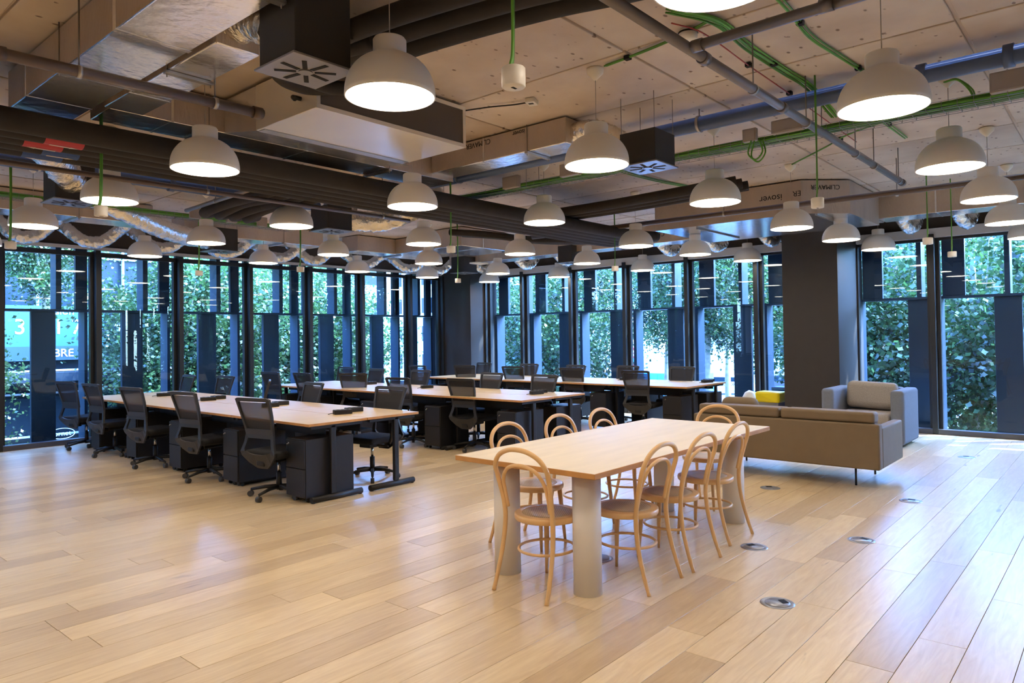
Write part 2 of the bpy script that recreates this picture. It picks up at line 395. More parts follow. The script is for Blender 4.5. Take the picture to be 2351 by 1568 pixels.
for i, (a, b, c, d) in enumerate(planks):
    if i < 300: link('plank', plank_mesh(b-a, d-c), fl, ((a+b)/2, (c+d)/2, 0))
    else: rest.box(a+.0015, b-.0015, c+.0015, d-.0015, -.015, 0, 'plank')
ro = rest.done('planks_beyond', None, fl); tag(ro, kind='stuff')

# ---- ceiling with formwork panels
cl = MB().box(X0, XF+.3, Y0, YF+.3, ZC+.02, ZC+.3).done('ceiling', 'concrete'); tag(cl, 'raw cast concrete ceiling with board marks', kind='structure')
xs = [X0]; v = X0
while v < 12.6: v += .97; xs.append(min(v, 12.6))
xs = sorted({round(q, 2) for q in [X0]+[5.12+.98*k for k in range(-11, 8)]+[12.6] if X0 <= q <= 12.6})
ys = sorted({round(q, 2) for q in [Y0]+[.76+1.77*k for k in range(-6, 7)]+[12.6] if Y0 <= q <= 12.65})
for a, b in zip(xs, xs[1:]):
    for c, d in zip(ys, ys[1:]):
        if b-a < .04 or d-c < .04: continue
        t = rnd.uniform(0, .004)
        mb = MB().box(-(b-a)/2+.009, (b-a)/2-.009, -(d-c)/2+.012, (d-c)/2-.012, t, .03, 'concrete', bev=.004, seg=1)
        mb.done('panel', None, cl, ((a+b)/2, (c+d)/2, ZC))

# ---- walls: bulkhead beams above the glazing and the closed sides behind the camera
wr = MB().box(XF-.02, XF+.25, Y0, YF+.25, HEAD+.11, ZC+.1).done('wall_right', 'beam'); tag(wr, 'dark brown bulkhead above the right hand windows', kind='structure')
wl = MB().box(X0, XF-.02, YF-.02, YF+.25, HEAD+.09, ZC+.1).done('wall_left', 'beam'); tag(wl, 'dark brown bulkhead above the left hand windows', kind='structure')
MT['wall_paint'] = mat('wall_paint', 'e2dfdb', .8)
w = MB().box(X0-.15, X0, Y0, YF+.25, -.15, ZC+.1).done('wall_back', 'wall_paint'); tag(w, 'painted wall behind the camera', kind='structure')
w = MB().box(X0-.15, XF+.25, Y0-.15, Y0, -.15, ZC+.1).done('wall_near', 'wall_paint'); tag(w, 'painted wall to the side behind the camera', kind='structure')
def trim(n, mb, m): o = mb.done('trim_%d' % n, m); tag(o, kind='structure'); return o
trim(1, MB().box(XF-.10, XF-.021, Y0, 3.28, HEAD-.03, HEAD+.11, bev=.004), 'trim_white')
trim(2, MB().box(XF-.10, XF-.021, 4.14, 11.38, HEAD-.03, HEAD+.11, bev=.004), 'trim_white')
trim(3, MB().box(X0, 11.74, YF-.07, YF-.021, HEAD+.035, HEAD+.085, bev=.004), 'trim_white')
trim(4, MB().box(XF-.12, XF-.03, Y0, 3.28, 0.0, .075, bev=.004), 'aluminium')
trim(5, MB().box(XF-.12, XF-.03, 4.14, 11.38, 0.0, .075, bev=.004), 'aluminium')
trim(6, MB().box(X0, 11.74, YF-.12, YF-.03, 0.0, .075, bev=.004), 'aluminium')
# slab edge outside under the glazing
o = MB().box(XF+.06, XF+.75, Y0-1, YF+.75, -.5, -.02).box(X0-1, XF+.06, YF+.06, YF+.75, -.5, -.02).done('trim_7', 'mullion'); tag(o, kind='structure')
o = MB().box(XF+.26, XF+.75, Y0-1, YF+.75, HEAD+.12, HEAD+.7).box(X0-1, XF+.26, YF+.26, YF+.75, HEAD+.12, HEAD+.7).done('trim_8', 'mullion'); tag(o, kind='structure')

# ---- columns
c = MB().box(11.33, XF+.3, 3.30, 4.13, 0, HEAD+.2, bev=.006)
c.box(11.33, XF-.02, 3.30, 4.13, HEAD+.2, ZC)
tag(c.done('square_column', 'column'), 'dark brown square column between armchair and yellow-bagged bin', 'column')
c = MB().box(11.75, XF+.3, 11.40, YF+.3, 0, ZC-.001, bev=.006)
tag(c.done('corner_column', 'column'), 'dark column in the corner where both window walls meet', 'column')

# ---- windows: one per bay
MIDZ = 2.06
wcount = 0
def window(side, a, b, last=False):
    """side 'R': plane X=XF running along Y from a (far) down to b; side 'L': plane Y=YF running along X a->b (near mullion at a is the right one)"""
    global wcount; wcount += 1
    root = link('window_%d' % wcount, None); tag(root, kind='structure')
    W_ = abs(b-a)
    # local frame: s along the wall from left edge (as seen) 0..W_, d outward depth
    if side == 'R':
        def B(mb, s0, s1, d0, d1, z0, z1, bev=0): mb.box(XF+d0, XF+d1, a-s1, a-s0, z0, z1, bev=bev)
    else:
        def B(mb, s0, s1, d0, d1, z0, z1, bev=0): mb.box(b-s1, b-s0, YF+d0, YF+d1, z0, z1, bev=bev)
    # mullion at the s=0 edge (box projecting inward)
    mb = MB(); B(mb, -.035, .035, -.14, .04, 0.0, HEAD+.02, .003); mb.done('mullion', 'mullion', root)
    mb = MB(); B(mb, .037, .085, -.03, .05, .02, HEAD, 0); B(mb, W_-.085, W_-.037, -.03, .05, .02, HEAD, 0)
    B(mb, .085, W_-.085, -.03, .05, .0, .07); B(mb, .085, W_-.085, -.03, .05, HEAD-.07, HEAD); mb.done('frame', 'mullion', root)
    mb = MB(); B(mb, .08, W_-.08, .012, .020, .06, HEAD-.06); mb.done('pane', 'glass', root)
    mb = MB(); B(mb, -.0, W_, .24, .50, MIDZ-.018, MIDZ+.018); mb.done('transom', 'blade', root)
    return root, B, W_
def blades_R(root, B, W_):
    for s0, s1, d0, d1, z0, z1 in ((.06, .36, .30, .38, MIDZ+.02, HEAD+.15), (.86, .93, .24, .52, MIDZ+.02, HEAD+.15), (-.02, .05, .24, .52, -.3, MIDZ-.02), (.72, 1.06, .30, .38, -.3, MIDZ-.02)):
        mb = MB(); B(mb, s0, min(s1, W_), d0, d1, z0, z1, .006); mb.done('blade', 'blade', root)
def blades_L(root, B, W_):
    # s measured from the right-hand mullion of the bay
    for s0, s1, d0, d1, z0, z1 in ((.02, .19, .28, .36, MIDZ+.02, HEAD+.15), (.40, .48, .24, .50, MIDZ+.02, HEAD+.15), (1.13, 1.20, .28, .36, MIDZ+.02, HEAD+.15), (.03, .08, .24, .52, -.3, MIDZ-.02), (.47, .80, .28, .36, -.3, MIDZ-.02)):
        mb = MB(); B(mb, s0, min(s1, W_), d0, d1, z0, z1, .006); mb.done('blade', 'blade', root)
for k in range(5):       # right wall, from the corner column towards the square column
    a = [11.39, 10.27, 8.93, 7.60, 6.25][k]; b = [10.27, 8.93, 7.60, 6.25, 4.92][k]
    blades_R(*window('R', a, b))
blades_R(*window('R', 4.92, 4.13))
a = 3.36
r_ = window('R', 3.36, 2.22); blades_R(*r_)
v = 2.22
while v > Y0+.2: blades_R(*window('R', v, v-1.34)); v -= 1.34
LX = [11.74, 10.73, 9.40, 8.12, 6.84, 5.55, 4.25, 2.95, 1.65, .35, -.95, -2.25, -3.55, -4.85]
for p, q in zip(LX, LX[1:]): blades_L(*window('L', q, p))

# ================================================================== LAMPS
lampxy = [(2.35,2.83,2.78),(2.40,4.92,2.76),(2.46,6.82,2.80),(2.43,8.85,2.80),(4.30,6.86,2.78),(4.34,8.88,2.795),(4.39,10.87,2.80),(6.24,10.8,2.82),(6.29,8.92,2.80),(8.20,10.88,2.80),(4.35,4.94,2.75),(6.32,6.97,2.775),(8.11,8.82,2.785),(9.91,10.83,2.78),(8.16,6.87,2.78),(10.2,9.15,2.76),(11.79,10.84,2.78),(6.2,4.86,2.80),(4.25,2.85,2.76),(6.2,2.86,2.755),(8.3,4.96,2.73),(10.05,6.97,2.775),(11.96,9.01,2.78),(9.8,4.85,2.725),(12.0,7.03,2.78),(11.8,4.88,2.78),(8.2,2.87,2.73),(9.9,2.83,2.75),(11.62,2.80,2.77),(4.25,.985,2.76),(6.2,.99,2.765),(8.03,.975,2.775),(10.0,1.03,2.78),(2.36,1.07,2.78),(11.8,1.0,2.78)]
lampxy += [(.45, 2.85, 2.77), (.45, 1.0, 2.77), (.45, -.95, 2.77), (-1.45, 1.0, 2.77), (.45, -2.9, 2.77), (.45, 4.9, 2.77), (.45, 6.9, 2.77), (.45, 8.9, 2.77), (.45, 10.85, 2.77), (2.4, 10.85, 2.79), (-1.45, 4.9, 2.77), (-1.45, -.95, 2.77)]  # unseen pendants added out of frame, continuing the grid to brighten the room
rows = {-2.9: 'in unseen added last row behind the camera', -.95: 'in unseen added row just behind the camera', 1: 'in the row nearest the right edge', 2.85: 'in row over the dining table', 4.9: 'in row just left of dining table', 6.9: 'in row over near ends of the desks', 8.9: 'in row over the middle of the desks', 10.85: 'in row closest to the left windows'}
cnt = {1: 'first', 2: 'second', 3: 'third', 4: 'fourth', 5: 'fifth', 6: 'sixth', 7: 'seventh', 8: 'eighth', 9: 'ninth'}
def make_lamp():
    t = thing('pendant_lamp', 'x', 'lamp', group='white dome pendant lamps')
    D = .23
    prof = [(D, 0), (D, .02)]
    for i in range(1, 13):
        a = R(90*i/12*.80); prof.append((D*math.cos(a)**.85 if i < 13 else 0, .02+.195*math.sin(a)/math.sin(R(72))))
    prof = [(r, z) for r, z in prof if r > .09]+[(.086, .215), (.085, .225), (.085, .292), (.078, .302), (.012, .303), (.0, .303)]
    MB().lathe([(D-.006, .0)]+prof, 40, 'lamp_white').done('shade', None, t)
    MB().lathe([(.0, .016), (D-.010, .016), (D-.008, .010), (D-.012, .006), (.0, .006)], 40, 'lamp_glow').done('diffuser', None, t)
    MB().tube([(0, 0, .30), (0, 0, .62)], .0028, 6, 'cord').done('cord', None, t)
    MB().lathe([(0, .615), (.008, .615), (.058, .665), (.062, .685), (.062, .700), (0, .700)], 24, 'canopy_white').done('ceiling_canopy', None, t)
    return t
lamp0 = make_lamp()
order = {}
for x, y, z in sorted(lampxy):
    rk = min(rows, key=lambda q: abs(q-y)); order.setdefault(rk, []).append((x, y, z))
first = True
for rk in rows:
    for i, (x, y, z) in enumerate(order[rk]):
        lab = 'white dome pendant lamp, %s from camera %s' % (cnt[i+1], rows[rk])
        if first: lamp0.location = (x, y, z); lamp0['label'] = lab; L = lamp0; first = False
        else: L = dup(lamp0, (x, y, z), label=lab)
        for ch in L.children:
            if ch.name.startswith('cord'): ch.scale = (1, 1, (ZC-.09-z)/.62+.0)
            if ch.name.startswith('ceiling_canopy'): ch.location = (0, 0, ZC-z-.702)
        for ch in L.children:
            if ch.name.startswith('cord'):
                h = ZC-z-.08; ch.scale = (1, 1, (h-.30)/.32); ch.location = (0, 0, .30-.30*(h-.30)/.32)

# ================================================================== DESKS
def make_desk(side):
    """desk 1.5 along Y, .69 deep; local origin = centre of footprint on the floor; side=-1: sitter at -X"""
    t = thing('desk', 'x', 'desk')
    mb = MB().box(-.340, .340, -.7265, .7265, .73, .755, 'birch_edge', bev=.002, seg=1)
    for f in mb.b.faces:
        if f.normal.z > .9 or (f.calc_center_median().z > .7545): f.material_index = mb.mi('birch')
    mb.done('tabletop', None, t)
    for s in (-1, 1):
        y = s*.685
        m = MB().box(-.03+.05*side, .03+.05*side, y-.02, y+.02, .06, .725, 'black_steel', bev=.008)
        m.tube([(-.29, y, .032), (.29, y, .032)], .03, 12, 'black_steel')
        m.box(-.30, .30, y-.02, y+.02, .70, .729, 'black_steel')
        m.cyl(-.27, y, 0, .01, .02, 10, 'black_plastic').cyl(.27, y, 0, .01, .02, 10, 'black_plastic')
        m.done('leg', None, t)
    MB().box(-.02, .02, -.66, .66, .66, .72, 'black_steel').done('crossbar', None, t)
    MB().box(-.13*side-.10, -.13*side+.06, -.45, .45, .58, .60, 'black_steel').box(-.13*side-.10, -.13*side-.09, -.45, .45, .58, .70, 'black_steel').done('cable_tray', None, t)
    return t
rowsD = [(3.81, 5.82, 4, 'first desk row'), (6.78, 5.72, 4, 'second desk row'), (9.83, 5.04, 4, 'third desk row')]
dA, dB = make_desk(-1), make_desk(1); uA = uB = False
ordn = ['right-hand end', 'second from the right', 'third from the right', 'left-hand end']
for ri, (x, y, n, nm) in enumerate(rowsD):
    for k in range(n):
        for s in (-1, 1):
            X = x+.342 if s < 0 else x+1.028
            lab = '%s desk at the %s of the %s, %s side' % ('birch-topped', ordn[k], nm, 'near' if s < 0 else 'far') if k in (0, 3) else 'birch-topped desk, %s in the %s, %s side' % (ordn[k], nm, 'near' if s < 0 else 'far')
            loc = (X, y+.728+1.456*k, 0)
            base = dA if s < 0 else dB
            if (s < 0 and not uA) or (s > 0 and not uB):
                base.location = loc; base['label'] = lab; base['group'] = 'black-legged desks in three double rows'
                if s < 0: uA = True
                else: uB = True
            else: dup(base, loc, label=lab, group='black-legged desks in three double rows')

# pedestals
def make_ped():
    t = thing('drawer_pedestal', 'x', 'cabinet')
    MB().box(-.27, .28, -.155, .155, .045, .60, 'ped_steel', bev=.004).done('body', None, t)
    for z0, z1 in ((.325, .59), (.055, .318)):
        d = MB().box(-.288, -.272, -.152, .152, z0, z1, 'ped_steel', bev=.003).done('drawer', None, t)
        top_drawer = d if z0 > .3 else top_drawer
    l = MB().tube([(-.287, .10, .555), (-.295, .10, .555)], .009, 12, 'chrome').tube([(-.294, .10, .555), (-.312, .10, .545)], .004, 6, 'chrome').done('lock', None, top_drawer)
    for sx in (-.22, .22):
        for sy in (-.12, .12):
            MB().tube([(sx, sy-.012, .022), (sx, sy+.012, .022)], .022, 12, 'black_plastic').box(sx-.012, sx+.012, sy-.015, sy+.015, .03, .046, 'black_plastic').done('caster', None, t)
    return t
ped0 = make_ped(); usedp = False
peds = []
for ri, (x, y, n, nm) in enumerate(rowsD):
    nearY = [[6.06, 7.30, 8.62, 9.9, 11.15], [5.98, 7.35, 8.8, 10.2, 11.2], [5.30, 6.65, 8.1, 9.4, 10.6]][ri]
    for i, yy in enumerate(nearY): peds.append((x+.29, yy, 0, 'near', nm, i))
    for i, yy in enumerate([[6.10, 7.5, 9.0, 10.3, 11.3], [5.95, 6.95, 8.4, 9.9, 11.2], [5.27, 6.35, 7.9, 9.3, 10.5]][ri]):
        if ri == 0 and i == 0: continue
        peds.append((x+1.09, yy, math.pi, 'far', nm, i))
nth = ['first', 'second', 'third', 'fourth', 'fifth']
for x, y, rz, sd_, nm, i in peds:
    lab = 'black drawer pedestal, %s from right under %s side of the %s' % (nth[i], sd_, nm)
    if not usedp: ped0.location = (x, y, 0); ped0.rotation_euler = (0, 0, rz); ped0['label'] = lab; ped0['group'] = 'black drawer pedestals under the desks'; usedp = True
    else: dup(ped0, (x, y, 0), rz, lab, 'black drawer pedestals under the desks')

# ---- office chairs
def make_chair(arms=False):
    t = thing('office_chair', 'x', 'chair')
    for k in range(5):
        a = R(72*k+36+8); c, s_ = math.cos(a), math.sin(a)
        ba = MB().tube([(.02*c, .02*s_, .10), (.14*c, .14*s_, .095), (.285*c, .285*s_, .07)], [.022, .018, .013], 8, 'black_plastic').done('base_arm', None, t)
        ca = MB().tube([(.29*c-.02*s_, .29*s_+.02*c, .028), (.29*c+.02*s_, .29*s_-.02*c, .028)], .028, 14, 'caster').tube([(.285*c, .285*s_, .028), (.285*c, .285*s_, .075)], .007, 6, 'black_plastic').done('caster', None, ba)
    MB().cyl(0, 0, .07, .24, .027, 16, 'black_plastic').done('column_sleeve', None, t)
    g = MB().cyl(0, 0, .24, .36, .015, 12, 'chrome').done('gas_lift', None, t)
    MB().box(-.12, .12, -.08, .08, .35, .40, 'black_plastic', bev=.01).tube([(0, .05, .37), (0, .24, .37)], .008, 6, 'black_plastic').done('mechanism', None, t)
    MB().box(-.24, .25, -.245, .245, .405, .475, 'seat_fabric', bev=.033, seg=4, smooth=True).done('seat', None, t)
    def xf(z):
        P = [(.30, -.20), (.36, -.235), (.46, -.27), (.63, -.235), (.80, -.275), (1.0, -.335)]
        for (a, b), (c, d) in zip(P, P[1:]):
            if z <= c: return b+(d-b)*(z-a)/(c-a)
        return P[-1][1]
    outer = [(-.235, .985), (-.20, .998), (.20, .998), (.235, .985), (.228, .93), (.215, .82), (.195, .70), (.187, .62), (-.187, .62), (-.195, .70), (-.215, .82), (-.228, .93)]
    inner = [(-.205, .955), (-.185, .962), (.185, .962), (.205, .955), (.20, .92), (.19, .82), (.172, .73), (.165, .69), (-.165, .69), (-.172, .73), (-.19, .82), (-.20, .92)]
    MB().sheet(outer, inner, xf, .026, 'grey_plastic').done('back_frame', None, t)
    mb = MB(); vs = [mb.b.verts.new((xf(z)+.012, y, z)) for y, z in [(-.205, .955), (.205, .955), (.19, .82), (.165, .69), (-.165, .69), (-.19, .82)]]
    # two panels so the mesh follows the curve of the frame
    mb.b.faces.new((vs[0], vs[1], vs[2], vs[5])); mb.b.faces.new((vs[5], vs[2], vs[3], vs[4])); mb.done('back_mesh', 'mesh_fabric', t)
    MB().box(-.235, -.212, -.14, .14, .72, .745, 'black_plastic', bev=.005).done('lumbar_bar', None, t)
    o2 = [(-.187, .65), (.187, .65), (.205, .56), (.238, .47), (.225, .43), (.15, .36), (.07, .305), (-.07, .305), (-.15, .36), (-.225, .43), (-.238, .47), (-.205, .56)]
    i2 = [(-.155, .60), (.155, .60), (.165, .56), (.185, .50), (.175, .475), (.12, .455), (.05, .445), (-.05, .445), (-.12, .455), (-.175, .475), (-.185, .50), (-.165, .56)]
    MB().sheet(o2, i2, xf, .022, 'grey_plastic').done('lower_back_frame', None, t)
    MB().box(-.24, -.10, -.05, .05, .33, .385, 'black_plastic', bev=.012).done('spine', None, t)
    if arms:
        for s in (-1, 1):
            MB().tube([(0, s*.26, .40), (0, s*.29, .48), (0, s*.29, .66)], [.016, .018, .016], 8, 'black_plastic').box(-.10, .13, s*.29-.035, s*.29+.035, .66, .685, 'black_plastic', bev=.01).done('armrest', None, t)
    return t
ch0 = make_chair(); ch1 = make_chair(True); u0 = u1 = False
chairs = []
def addc(lst, side, nm):
    n = len(lst)
    for i, (x, y, r_, arm) in enumerate(lst):
        chairs.append((x, y, r_, arm, 'black office chair, %s from right on %s side of the %s' % (nth[i] if i < 5 else 'sixth', side, nm)))
addc([(3.86, 6.42, 11, 0), (3.87, 7.88, 8, 0), (3.86, 9.28, 10, 0), (3.88, 10.62, 6, 0), (3.88, 11.68, 14, 0)], 'near', 'first desk row')
addc([(5.0, 6.40, 188, 1), (4.98, 7.98, 176, 0), (5.0, 9.15, 150, 0), (5.25, 10.75, 184, 0), (5.1, 11.72, 178, 0)], 'far', 'first desk row')
addc([(7.12, 6.86, 8, 0), (6.88, 7.85, 6, 0), (7.32, 9.72, 38, 0), (7.02, 10.45, 4, 0), (6.95, 11.35, 8, 0)], 'near', 'second desk row')
addc([(7.78, 6.38, 181, 0), (7.85, 7.48, 179, 0), (8.0, 9.25, 184, 0), (8.0, 10.5, 176, 0), (8.25, 11.75, 183, 0)], 'far', 'second desk row')
addc([(9.93, 5.85, 9, 0), (10.33, 7.35, 7, 0), (10.4, 8.78, 12, 0), (10.38, 10.1, 24, 0), (10.0, 10.95, 6, 0)], 'near', 'third desk row')
addc([(10.85, 5.78, 184, 1), (10.85, 6.88, 180, 0), (10.72, 7.95, 178, 0), (10.9, 9.22, 182, 0), (11.0, 10.6, 176, 0)], 'far', 'third desk row')
for x, y, rd, arm, lab in chairs:
    base = ch1 if arm else ch0
    if (arm and not u1) or (not arm and not u0):
        base.location = (x, y, 0); base.rotation_euler = (0, 0, R(rd)); base['label'] = lab; base['group'] = 'black office chairs at the desks'
        if arm: u1 = True
        else: u0 = True
    else: dup(base, (x, y, 0), R(rd), lab, 'black office chairs at the desks')

# ---- power blocks on the desks
def make_block():
    t = thing('power_block', 'x', 'power strip')
    MB().box(-.095, .095, -.042, .042, 0, .048, 'black_plastic', bev=.006).done('housing', None, t)
    for k in (-.055, 0, .055): MB().cyl(k, 0, .0475, .050, .017, 14, 'dark').done('outlet', None, t)
    MB().tube(bezier([(-.10, 0, .015), (-.13, .0, .012), (-.15, .02, .004)], 5), .004, 6, 'black_cable').done('cable', None, t)
    return t
pb0 = make_block(); used = False
PBt = [(4.70, 6.52), (4.92, 6.62), (4.70, 7.95), (4.90, 8.06), (4.70, 9.50), (4.90, 9.62), (4.70, 10.85), (4.90, 10.96), (7.78, 6.36), (7.99, 6.46), (7.8, 8.6), (7.95, 10.2), (11.05, 5.42), (11.28, 5.50), (11.0, 6.95), (10.95, 8.5)]
plab = ['front one of the pair at the right end of the first desk row', 'rear one of the pair at the right end of the first desk row',
        'front one of the second pair along the first desk row', 'rear one of the second pair along the first desk row',
        'front one of the third pair along the first desk row', 'rear one of the third pair along the first desk row',
        'front one of the last pair along the first desk row', 'rear one of the last pair along the first desk row',
        'front one of the pair at the right end of the second desk row', 'rear one of the pair at the right end of the second desk row',
        'single one in the middle of the second desk row', 'single one far along the second desk row',
        'front one of the pair at the right end of the third desk row', 'rear one of the pair at the right end of the third desk row',
        'single one second on third desk row', 'single one in the middle of the third desk row']
for (x, y), lb in zip(PBt, plab):
    lab = 'black power block, ' + lb.replace('the pair at the right end of the','pair at right end of')
    if not used: pb0.location = (x-.14, y-.19, .755); pb0['label'] = lab; pb0['group'] = 'black power blocks on the desks'; pb0.rotation_euler = (0, 0, R(-18)); used = True
    else: dup(pb0, (x-.14, y-.19, .755), R(-18+rnd.uniform(-6, 6)), lab, 'black power blocks on the desks')

# ================================================================== DINING TABLE
t = thing('dining_table', 'long light birch dining table on four white cylinder legs', 'table', (4.66, 2.86, 0))
mb = MB().box(-1.30, 1.30, -.56, .56, .732, .765, 'birch_edge', bev=.003, seg=1)
for f in mb.b.faces:
    if f.calc_center_median().z > .7645: f.material_index = mb.mi('table_top')
mb.done('tabletop', None, t)
for x, y in ((3.56, 2.50), (3.56, 3.14), (5.66, 2.50), (5.66, 3.14)):
    MB().cyl(x-4.66, y-2.86, 0, .731, .087, 40, 'leg_white').done('leg', None, t)

def make_bent():
    t = thing('bentwood_chair', 'x', 'chair')
    for s in (1,):
        half = [(-.285, .205, 0), (-.245, .200, .12), (-.205, .192, .28), (-.190, .185, .44), (-.205, .188, .56), (-.235, .200, .68), (-.260, .200, .76), (-.277, .160, .825), (-.287, .085, .864), (-.289, 0, .875)]
        path = half+[(x, -y, z) for x, y, z in half[-2::-1]]
        P = bezier(path, 6)
        rad = [.0125+.0025*min(1, (p.z/.4)) for p in P]
        MB().tube(P, rad, 10, 'beech').done('back_hoop_with_rear_legs', None, t)
    half = [(-.188, .164, .50), (-.208, .166, .59), (-.232, .160, .67), (-.250, .125, .735), (-.260, .065, .768), (-.263, .0, .777)]
    P = bezier(half+[(x, -y, z) for x, y, z in half[-2::-1]], 6)
    MB().tube(P, .0115, 10, 'beech').done('inner_hoop', None, t)
    MB().lathe([(.165, .454), (.203, .454), (.211, .450), (.213, .438), (.212, .424), (.207, .417), (.165, .417), (.165, .454)], 40, 'beech', cx=0, sx=1.0, sy=.98).done('seat_ring', None, t)
    MB().lathe([(0, .444), (.10, .445), (.172, .4535), (.172, .448), (0, .438)], 40, 'cane', sx=1.0, sy=.98).done('cane_seat', None, t)
    for s in (-1, 1):
        MB().tube([(.135, s*.118, .41), (.150, s*.130, .22), (.165, s*.145, 0)], [.018, .016, .010], 10, 'beech').done('front_leg', None, t)
    P = [(.185*math.cos(a)-.012, .172*math.sin(a), .235) for a in [2*math.pi*i/32 for i in range(32)]]
    MB().tube(P, .009, 8, 'beech', closed=True).done('stretcher_ring', None, t)
    return t
bc0 = make_bent()
BC = [(3.53, 2.775, 0, 'at the near head of the dining table'), (3.945, 2.47, 90, 'nearest camera on right side of dining table'), (4.495, 2.46, 90, 'middle one on the right side of the dining table'), (5.195, 2.52, 90, 'farthest on the right side of the dining table'),
      (4.18, 3.40, -90, 'nearest camera on left side of dining table'), (4.86, 3.41, -90, 'middle one on the left side of the dining table'), (5.47, 3.39, -90, 'farthest on the left side of the dining table'), (6.04, 2.92, 180, 'at the far head of the dining table')]
for i, (x, y, rz, lb) in enumerate(BC):
    lab = 'bent beech chair with cane seat, '+lb
    if i == 0: bc0.location = (x, y, 0); bc0['label'] = lab; bc0['group'] = 'bentwood chairs around the dining table'
    else: dup(bc0, (x, y, 0), R(rz), lab, 'bentwood chairs around the dining table')

# ================================================================== SOFA, ARMCHAIR, BIN
t = thing('sofa', 'long olive-brown sofa seen from behind on thin black legs', 'sofa', (8.1, 2.84, 0))
def L(x, y, z=0): return (x-8.1, y-2.84, z)
MB().box(-.377, .41, -.875, .875, .20, .36, 'sofa', bev=.02, seg=3).done('base', None, t)
MB().box(-.50, -.38, -.98, .98, .19, .64, 'sofa', bev=.018, seg=3).done('backrest', None, t)
for s in (-1, 1): MB().box(-.379, .44, .93*s-.05, .93*s+.05, .19, .60, 'sofa', bev=.02, seg=3).done('armrest', None, t)
for s in (-1, 1): MB().box(-.375, -.20, -.02 if s > 0 else -.90, .90 if s > 0 else -.025, .45, .745, 'sofa', bev=.03, seg=4, smooth=True).box(-.47, -.30, .01 if s > 0 else -.93, .93 if s > 0 else -.005, .641, .75, 'sofa', bev=.028, seg=4, smooth=True).done('back_cushion', None, t)
for s in (-1, 1): MB().box(-.20, .42, 0.005 if s > 0 else -.875, .875 if s > 0 else -.005, .361, .46, 'sofa', bev=.03, seg=4, smooth=True).done('seat_cushion', None, t)
for x in (-.36, .36):
    for y in (-.72, .72): MB().cyl(x, y, 0, .20, .011, 10, 'black_steel').done('leg', None, t)
p = MB().box(-.09, .09, -.22, .22, -.17, .15, 'sofa', bev=.085, seg=5, smooth=True).done('throw_pillow', None, None, (8.06, 3.45, .66)); p.rotation_euler = (0, R(-14), 0)
tag(p, 'olive throw pillow leaning at the left end of the olive-brown sofa', 'cushion')

t = thing('armchair', 'wide grey fabric armchair with pale cushions behind the sofa', 'armchair', (10.9, 2.78, 0))
MB().box(-.42, .42, -.36, .36, .05, .28, 'arm_grey', bev=.03, seg=3).done('base', None, t)
for s in (-1, 1):
    MB().box(-.44, .42, s*.44-.085, s*.44+.085, .04, .76, 'arm_grey', bev=.045, seg=5, smooth=True).done('armrest', None, t)
MB().box(.24, .44, -.36, .36, .05, .76, 'arm_grey', bev=.045, seg=5, smooth=True).done('backrest', None, t)
MB().box(-.42, .24, -.345, .345, .285, .44, 'cushion', bev=.05, seg=5, smooth=True).done('seat_cushion', None, t)
bcn = MB().box(-.085, .085, -.335, .335, -.19, .19, 'cushion', bev=.08, seg=6, smooth=True)
for v in bcn.b.verts:
    v.co.z += .015*math.sin(v.co.y*9); v.co.x += .012*math.sin(v.co.y*7+v.co.z*6)
bo = bcn.done('back_cushion', None, t, (.12, 0, .65)); bo.rotation_euler = (0, R(12), 0)
for x in (-.36, .36):
    for y in (-.42, .42): MB().cyl(x, y, 0, .045, .02, 10, 'black_plastic').done('foot', None, t)

t = thing('waste_bin', 'grey waste bin lined with a yellow bag beside the dark column', 'bin', (11.6, 4.45, 0))
MB().prism([(-.14, -.17), (.14, -.17), (.14, .17), (-.14, .17)], 0, .50, 'bin').done('body', None, t)
mb = MB().box(-.165, .165, -.195, .195, .42, .60, 'bag', bev=.03, seg=4, smooth=True)
for v in mb.b.verts:
    k = mnoise.noise(v.co*14)*.03; v.co.x += k; v.co.y -= k*.8; v.co.z += k*.6
mb.done('yellow_bag', None, t)
t = thing('waste_bag', 'translucent white waste bag beside the yellow-lined bin', 'bag', (11.65, 4.82, 0))
mb = MB(); mb.lathe([(0, 0), (.13, .0), (.17, .08), (.17, .3), (.13, .45), (.08, .56), (0, .60)], 18, 'bag_white')
for v in mb.b.verts:
    k = mnoise.noise(v.co*9)*.05; v.co.x += k; v.co.y -= k
mb.done('bag_body', None, t)
t = thing('blue_waste_bin', 'small blue-lidded bin partly behind the yellow-bagged bin', 'bin', (12.0, 4.42, 0))
MB().prism([(-.12, -.12), (.12, -.12), (.12, .12), (-.12, .12)], 0, .58, 'bin').done('body', None, t)
MB().box(-.13, .13, -.13, .13, .581, .65, 'bag_blue', bev=.02).done('lid', None, t)

# floor sockets
def make_sock():
    t = thing('floor_socket', 'x', 'floor socket')
    MB().lathe([(0, .002), (.072, .002), (.078, .004), (.086, .005), (.094, .003), (.096, 0.0005)], 36, 'socket').done('ring', None, t)
    MB().lathe([(0, .006), (.066, .0065), (.070, .004)], 36, 'socket').done('lid', None, t)
    MB().box(.018, .058, -.03, .03, .0062, .0075, 'dark', bev=.002).done('cable_flap', None, t)
    return t
sk0 = make_sock()
SK = [(4.10, 1.56, 'round steel floor socket nearest the camera, right of the dining table'), (5.72, 1.54, 'round steel floor socket second in the line right of the dining table'), (7.31, 1.54, 'round steel floor socket on the floor right of the sofa'), (10.22, 1.53, 'round steel floor socket out by the right windows past the armchair'),
      (7.10, 2.75, 'round steel floor socket between the dining table and the sofa'), (5.07, 2.09, 'round steel floor socket beside the farthest right-side chair leg'), (4.16, 2.82, 'round steel floor socket under the dining table')]
